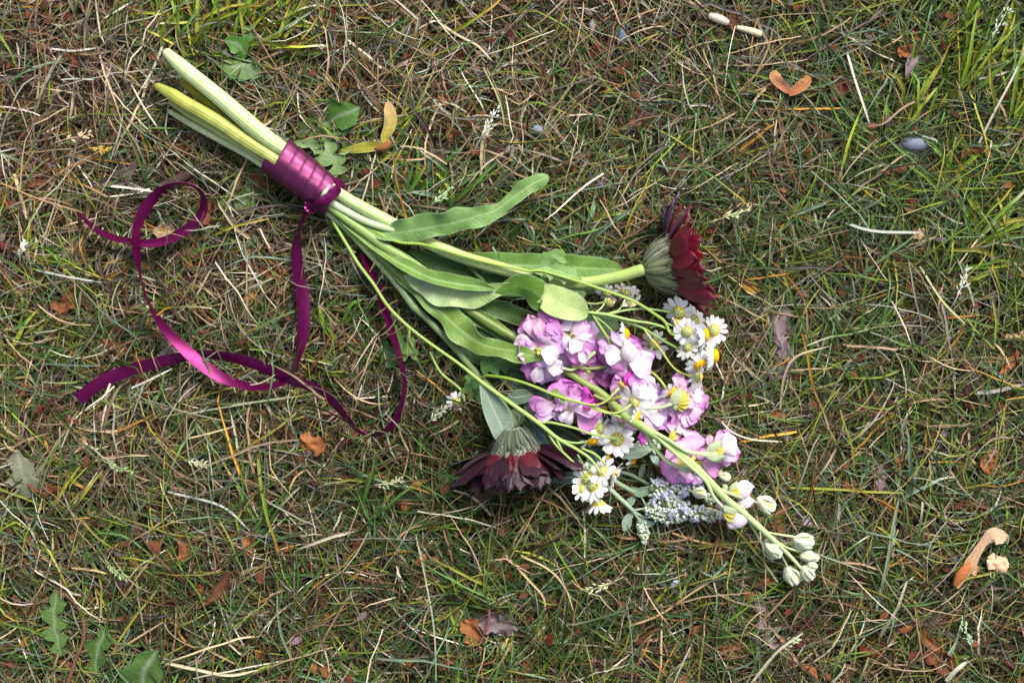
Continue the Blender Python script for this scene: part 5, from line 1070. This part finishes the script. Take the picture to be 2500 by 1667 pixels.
# stones
def stone(x, y, rx, ry, dr, z, col, label, seed, name='pebble'):
    c = P(x, y, z); a = math.radians(dr); n, m = 14, 22; th = np.linspace(0, 2 * math.pi, m, endpoint=False); rows = []
    for k in np.linspace(0, math.pi, n):
        q = np.stack([np.cos(th) * rx * math.sin(k), np.sin(th) * ry * math.sin(k), np.full(m, min(rx, ry) * .75 * math.cos(k))], -1)
        q *= (1 + .10 * smoothnoise(q[:, 0] + seed * 50, q[:, 1] + q[:, 2], max(rx * .7, 4), seed))[:, None] 
        x_ = q[:, 0] * math.cos(a) - q[:, 1] * math.sin(a); y_ = q[:, 0] * math.sin(a) + q[:, 1] * math.cos(a)
        rows.append(np.stack([x_, y_, q[:, 2]], -1) + c)
    mb = MB(); mb.grid(np.array(rows)[:, ::-1], col, closed=True)
    part(name, mb, M_stone, None, label=label, at=c, category='stone' if name == 'pebble' else 'berry')
stone(2237, 353, 40, 19, -5, 34, srgb(104,112,132), 'blue grey flat pebble half sunk in the grass at the right', 1)
stone(1312, 318, 14, 13, 0, 44, srgb(130,140,160), 'small round grey pebble in the straw above the long leaf', 2)
stone(1519, 82, 12, 24, -5, 40, srgb(98,112,146), 'narrow blue grey pebble near the top', 3)
stone(1447, 62, 8, 15, 0, 44, srgb(168,164,176), 'tiny pale grey pebble left of the narrow blue grey one', 4)
stone(1643, 1418, 14, 13, 0, 50, srgb(164,172,206), 'pale bluish pebble under the lilac spikes', 5)
stone(1464, 451, 8, 7, 0, 46, srgb(116,92,150), 'little violet berry in the grass above the broad leaf', 6, name='berry')
stone(1395, 404, 14, 10, 20, 40, srgb(110,88,98), 'dull purplish pebble above the broad leaf', 7)
stone(2330, 1368, 14, 12, 0, 40, srgb(70,84,116), 'dark blue pebble left of the large winged seed', 8)

# sticks
def stick(pts, col, label, name='twig', cat='twig', ribs=.1, mt=None, **k):
    mb = MB(); tube(mb, pts, col, ribs=ribs, seg=10, **k); c = P(*pts[0][:3])
    part(name, mb, mt or M_wood, None, label=label, at=c, category=cat)
stick([(1733,40,54,9),(1755,48,56,11),(1776,56,54,8)], srgb(198,184,172), 'short pale broken stick end at the upper right', name='stick', cat='stick')
stick([(1800,68,52,6),(1830,76,54,8),(1856,84,56,9)], srgb(214,200,170), 'pale peeled stick next to the shorter one', name='stick', cat='stick')
stick([(390,458,44,10),(430,440,46,13),(480,415,48,11),(540,380,44,9),(575,352,40,8)], srgb(78,62,60), 'dark weathered twig lying under the cut stems')
stick([(1840,15,44,3),(1790,-2,44,3),(1250,5,44,3)], srgb(96,66,64), 'thin dark reddish twig along the top edge')
stick([(1610,1425,44,5),(1650,1445,46,6),(1690,1475,44,5)], srgb(90,84,96), 'dark grey twig beside the pale bluish pebble')
stick([(1195,1485,52,3),(1190,1530,56,3),(1160,1590,50,3.4)], srgb(120,70,74), 'thin purplish twig crossing the grey leaf at the bottom')
stick([(160,1450,60,3),(195,1490,66,3.4),(205,1550,64,4),(185,1610,62,4),(165,1667,58,5)], srgb(110,76,60), 'brown curved stalk beside the lobed leaves', mt=M_straw)

# straws that stand out one by one
def straw(pts, w, col, label, col2=None):
    q = [(x, y, z, w * .5, w * .5, .5) for x, y, z in pts]
    G, uu, tt, UV = leaf_grid(q, n=26, nw=5, fold=.35, ruf=0, seed=len(label))
    m = np.interp(tt, [0, .1, .85, 1], [.7, 1, .9, .3])[..., None]; ctr = G[:, 2:3]; G = ctr + (G - ctr) * m
    mb = MB(); c2 = col if col2 is None else col2; thicken(mb, G, col * (1 - tt[..., None]) + c2 * tt[..., None], UV, .8)
    c = P(*pts[0]); part('straw', mb, M_straw, None, label=label, at=c, category='straw', group='single dry straws lying on the lawn')
PL, ST, BT = srgb(222,218,204), srgb(206,180,136), srgb(196,204,196)
for pts, w, c, lb in [
 ([(1762,1030,70),(1790,1056,84),(1840,1073,88),(1910,1078,80)], 5, srgb(236,226,206), 'white curved straw touching the half opened blossom'),([(2068,130,70),(2085,190,84),(2105,250,86),(2122,300,76)], 9, PL, 'pale crooked straw standing out at the upper right'),
 ([(2390,350,74),(2430,270,88),(2470,195,88),(2500,130,80)], 6, PL, 'long straight white straw at the right edge'),([(1070,55,70),(1120,88,78),(1165,112,80),(1200,148,74)], 8, srgb(216,196,164), 'thick cream straw near the top centre'),
 ([(270,455,70),(320,460,76),(375,468,74)], 9, PL, 'flat pale straw above the ribbon loop'),([(35,425,70),(48,470,74),(65,535,70)], 10, srgb(220,200,156), 'split pale straw at the left edge'),([(460,1010,70),(600,985,76),(720,968,74)], 6, srgb(172,180,150), 'long grey green straw below the ribbon'),
 ([(320,948,70),(370,925,76),(420,900,72)], 6, srgb(220,226,222), 'short white straw below the ribbon crossing'),([(460,1070,68),(510,1058,74),(575,1040,70)], 5, srgb(222,204,160), 'cream straw below the long grey green one'),([(90,660,68),(160,675,74),(248,690,70)], 6, BT, 'whitish straw left of the ribbon'),
 ([(410,1140+60,70),(540,1235,70),(610,1295,66)], 7, srgb(190,198,188), 'grey white straight straw in the lower left'),([(395,1615,64),(470,1632,74),(560,1648,74),(630,1635,66)], 9, srgb(220,208,172), 'bent cream straw at the bottom left'),([(175,1385,66),(230,1392,72),(262,1400,70)], 6, srgb(224,196,140), 'short golden straw above the lobed leaves'),
 ([(1235,1355,66),(1290,1415,80),(1325,1455,80),(1332,1490,72)], 7, srgb(200,174,128), 'brown straw bent down in the lower centre'),([(1270,1355,66),(1340,1390,80),(1380,1435,78),(1400,1490,70)], 6, srgb(206,184,140), 'straw crossing right of the bent brown one'),([(1015,1305,66),(1040,1420,76),(1060,1540,76),(1065,1667,66)], 5, srgb(170,184,156), 'very long grey green straw running to the bottom edge'),
 ([(2140,1490,60),(2165,1380,76),(2180,1290,76),(2195,1215,66)], 9, srgb(150,168,140), 'grey green blade pointing up in the right grass'),([(1835,1667,62),(1880,1610,74),(1910,1580,78),(1960,1545,72)], 8, srgb(212,208,184), 'frayed white straw at the lower right'),([(2310,1662,64),(2335,1635,74),(2360,1615,70)], 12, srgb(214,210,196), 'thick whitish straw end at the lower right edge'),
 ([(2065,545,66),(2110,560,76),(2160,567,78),(2250,568,74)], 10, srgb(188,196,184), 'whitish creeping stem at the right'),([(2380,960,60),(2430,955,70),(2500,938,66)], 12, srgb(176,170,166), 'broad grey straw at the right edge'),([(2245,650,66),(2300,735,80),(2355,790,76)], 8, srgb(196,196,140), 'straight pale straw slanting in the right grass'),
 ([(1905,1000,62),(1915,920,76),(1945,870,80),(2025,845,76)], 6, srgb(206,186,150), 'forked straw right of the grey leaves'),([(1530,1530,60),(1610,1500,66),(1700,1440,70),(1790,1385,66)], 6, srgb(196,168,122), 'long tan straw rising to the right in the lower centre'),([(125,120,64),(180,125,70),(235,118,66)], 7, PL, 'white straw lying flat near the top left'),
 ([(150,195,64),(190,193,70),(230,196,66)], 5, BT, 'fine pale straw in the top left'),([(320,205,64),(350,260,72),(390,320,66)], 5, PL, 'white straw left of the cut stem ends'),([(270,390,62),(290,330,72),(300,280,66)], 5, srgb(220,204,190), 'thin cream straw in the upper left'),([(415,365,60),(470,410,70),(530,450,66),(600,500,60)], 4, PL, 'white straw passing under the ribbon wrapping'),
 ([(1180,165,66),(1220,250,76),(1235,330,66)], 4, srgb(180,190,140), 'slim upright straw near the top centre'),([(2280,230,64),(2210,260,76),(2160,300,78),(2120,310,70)], 6, srgb(206,176,150), 'long pinkish straw at the upper right'),([(2070,1450,60),(2010,1410,70),(1965,1390,60)], 4, srgb(190,160,110), 'thin tan straw below the buds'),
 ([(1700,1340,62),(1760,1330,70),(1860,1320,66)], 4, srgb(150,160,60), 'yellow green straw under the main stalk'),([(1930,1190,62),(2050,1195,74),(2110,1200,76),(2205,1203,70)], 8, srgb(150,158,50), 'long yellow green runner right of the single bud'),([(1640,1300,58),(1700,1320,64),(1790,1338,60)], 7, srgb(206,166,110), 'tan straw curving under the lilac spikes'),
 ([(470,1220,60),(500,1190,70),(420,1150,60)], 4, srgb(200,170,130), 'hooked tan straw in the lower left'),([(265,1600,60),(330,1560,68),(395,1520,62)], 6, srgb(190,166,124), 'tan straw between the lobed leaves')]:
    straw(pts, w * .8, c * .66, lb)

# grass seed heads
def seed_head(x, y, dr, ln, col, label, n=26, z=74):
    r = random.Random(int(x)); t = thing('seed_head', label, 'seed head', P(x, y, z - 20), 'grass seed heads')
    a = math.radians(dr); d = np.array([math.cos(a), math.sin(a), 0]); s = np.array([-d[1], d[0], 0]); c = P(x, y, z)
    mb = MB(); e = c + d * ln * .5; px = lambda p: (1250 + p[0] * HP / (HP - p[2]), 833.5 - p[1] * HP / (HP - p[2]), p[2])
    tube(mb, [(*px(c - d * ln * 1.1 - np.array([0, 0, 25])), 1.4), (*px(c - d * ln * .4), 1.4), (*px(e), .8)], col * .8, seg=6); part('stalk', mb, M_straw, t)
    mb = MB()
    for i in range(n):
        k = r.uniform(-.5, .55); b = c + d * ln * k; an = r.uniform(-.9, .9); L = r.uniform(7, 13)
        dd = unit(d * math.cos(an) + s * math.sin(an) + np.array([0, 0, r.uniform(-.2, .5)])); off = s * math.sin(an) * ln * .22 * (1.1 - abs(k)) * r.random()
        G, uu, tt, UV = petal_grid(b + off, b + off + dd * L, r.uniform(3, 4.6), 'lance', cup=-.5, bend=.1, ruf=0, seed=i, nl=5, nw=3)
        mb.grid(G, col * r.uniform(.8, 1.15), UV)
    part('spikelets', mb, M_straw, t, kind='stuff')
for a in [(1195,300,60,70,srgb(206,218,204),'silvery green seed head in the straw above the long leaf'),(1470,1430,200,60,srgb(190,194,150),'pale green seed head in the lower centre grass'),(290,1140,-20,60,srgb(150,176,120),'green seed head in the left lower grass'),(285,1395,-40,50,srgb(150,172,116),'small green seed head above the lobed leaves'),
          (1080,478,40,50,srgb(170,200,150),'small green seed head above the base of the long leaf'),(1800,520,20,60,srgb(200,210,160),'yellowish seed head right of the upper gerbera'),(2350,690,70,70,srgb(206,214,200),'white tipped seed head in the right grass'),(2440,60,60,80,srgb(206,218,190),'pale seed head at the top right corner'),
          (2360,1545,110,60,srgb(160,190,150),'bright green seed head at the lower right'),(55,605,70,40,srgb(206,216,200),'silvery seed head at the left edge'),(190,335,10,60,srgb(214,190,150),'cream seed head at the left'),(245,365,-10,40,srgb(214,176,90),'golden seed head next to the cream one'),(480,1000+130,-10,40,srgb(190,196,160),'grey green seed head below the ribbon'),(950,1178,10,56,srgb(186,190,150),'straw coloured seed head left of the purple petals'),
          (1925,1570,30,50,srgb(180,200,160),'pale green seed head in the lower right grass'),(1070,1010,40,44,srgb(160,172,140),'dim seed head left of the large grey leaf')]: seed_head(*a)

# dandelion leaves
def weed(label, leaves, at):
    t = thing('dandelion_leaf' if len(leaves) == 1 else 'dandelion_plant', label, 'weed', P(*at), 'dandelion leaves in the lawn')
    for i, (rows, W, nl, c, dp) in enumerate(leaves): lobed(t, rows, W, nl, 60 + i + int(at[0]), c, depth=dp, skew=.5, mid=srgb(140,150,130), n=70)
GD = srgb(72, 104, 44); GL2 = srgb(112, 146, 102)
weed('dandelion leaf with four pairs of lobes at the lower left', [([(150,1600,52),(140,1560,58),(132,1510,62),(138,1440,64)], 44, 3.6, srgb(84,114,56), .75)], (148,1590,40))
weed('second lobed dandelion leaf, right of the first', [([(235,1640,50),(235,1600,56),(248,1560,62),(262,1528,62)], 48, 2.2, GD, .75)], (235,1640,40))
weed('rounded dandelion leaf end at the bottom edge', [([(352,1690,52),(350,1660,56),(355,1630,62),(385,1585,64)], 62, 1.4, srgb(66,98,42), .45)], (352,1690,40))
weed('dandelion rosette beside the winged maple key', [([(800,300,50),(825,285,64),(852,275,68),(880,262,68)], 46, 1.3, srgb(68,108,40), .3), ([(800,300,50),(780,310,56),(750,320,58),(725,330,56)], 40, 3.4, srgb(74,100,42), .8), ([(800,300,50),(830,310,58),(860,320,56)], 44, 1.5, srgb(80,112,48), .4), ([(800,310,50),(805,335,58),(808,360,60)], 38, 2.4, srgb(90,122,56), .8)], (800,305,40))
weed('pale three pointed dandelion leaf above the ribbon wrapping', [([(835,425,56),(822,400,66),(808,380,70),(795,345,68)], 48, 2.3, srgb(120,150,92), .8), ([(815,392,56),(790,365,62),(740,350,64),(716,348,62)], 22, 2.5, srgb(112,142,86), .7)], (830,425,40))
weed('dandelion leaves growing above the cut stems', [([(600,140,50),(590,120,60),(570,105,62),(545,100,60)], 34, 2.2, srgb(74,114,42), .5), ([(600,150,50),(615,175,58),(640,185,60)], 38, 1.6, srgb(100,130,78), .5), ([(600,150,50),(570,165,58),(530,160,58)], 34, 2.2, srgb(78,114,44), .5), ([(620,120,56),(612,85,66),(620,60,66)], 24, 1.6, srgb(74,126,56), .4)], (600,145,40))
weed('dark dandelion leaf between the ribbon loop and the wrapping', [([(640,450,44),(615,480,52),(580,500,54),(535,490,54)], 40, 2.6, srgb(80,112,48), .6), ([(640,450,44),(625,430,50),(600,460,50)], 30, 1.6, srgb(70,108,58), .6)], (640,455,36))
weed('torn pale green leaf at the left edge', [([(75,1215,48),(65,1180,58),(50,1140,62),(40,1095,62)], 46, 2.6, srgb(118,122,98), .55), ([(80,1200,48),(95,1170,56),(105,1130,56)], 24, 2, srgb(104,110,86), .5)], (75,1215,40))
weed('dusky green leaf under the hanging ribbon tail', [([(920,840,50),(945,860,54),(975,870,54),(1000,855,52)], 34, 1.8, srgb(84,118,62), .5)], (920,840,40))
weed('smooth dull green leaf below the wrapping', [([(610,640,40),(615,610,48),(628,575,50)], 26, 1.0, srgb(100,116,90), .05)], (610,640,36))
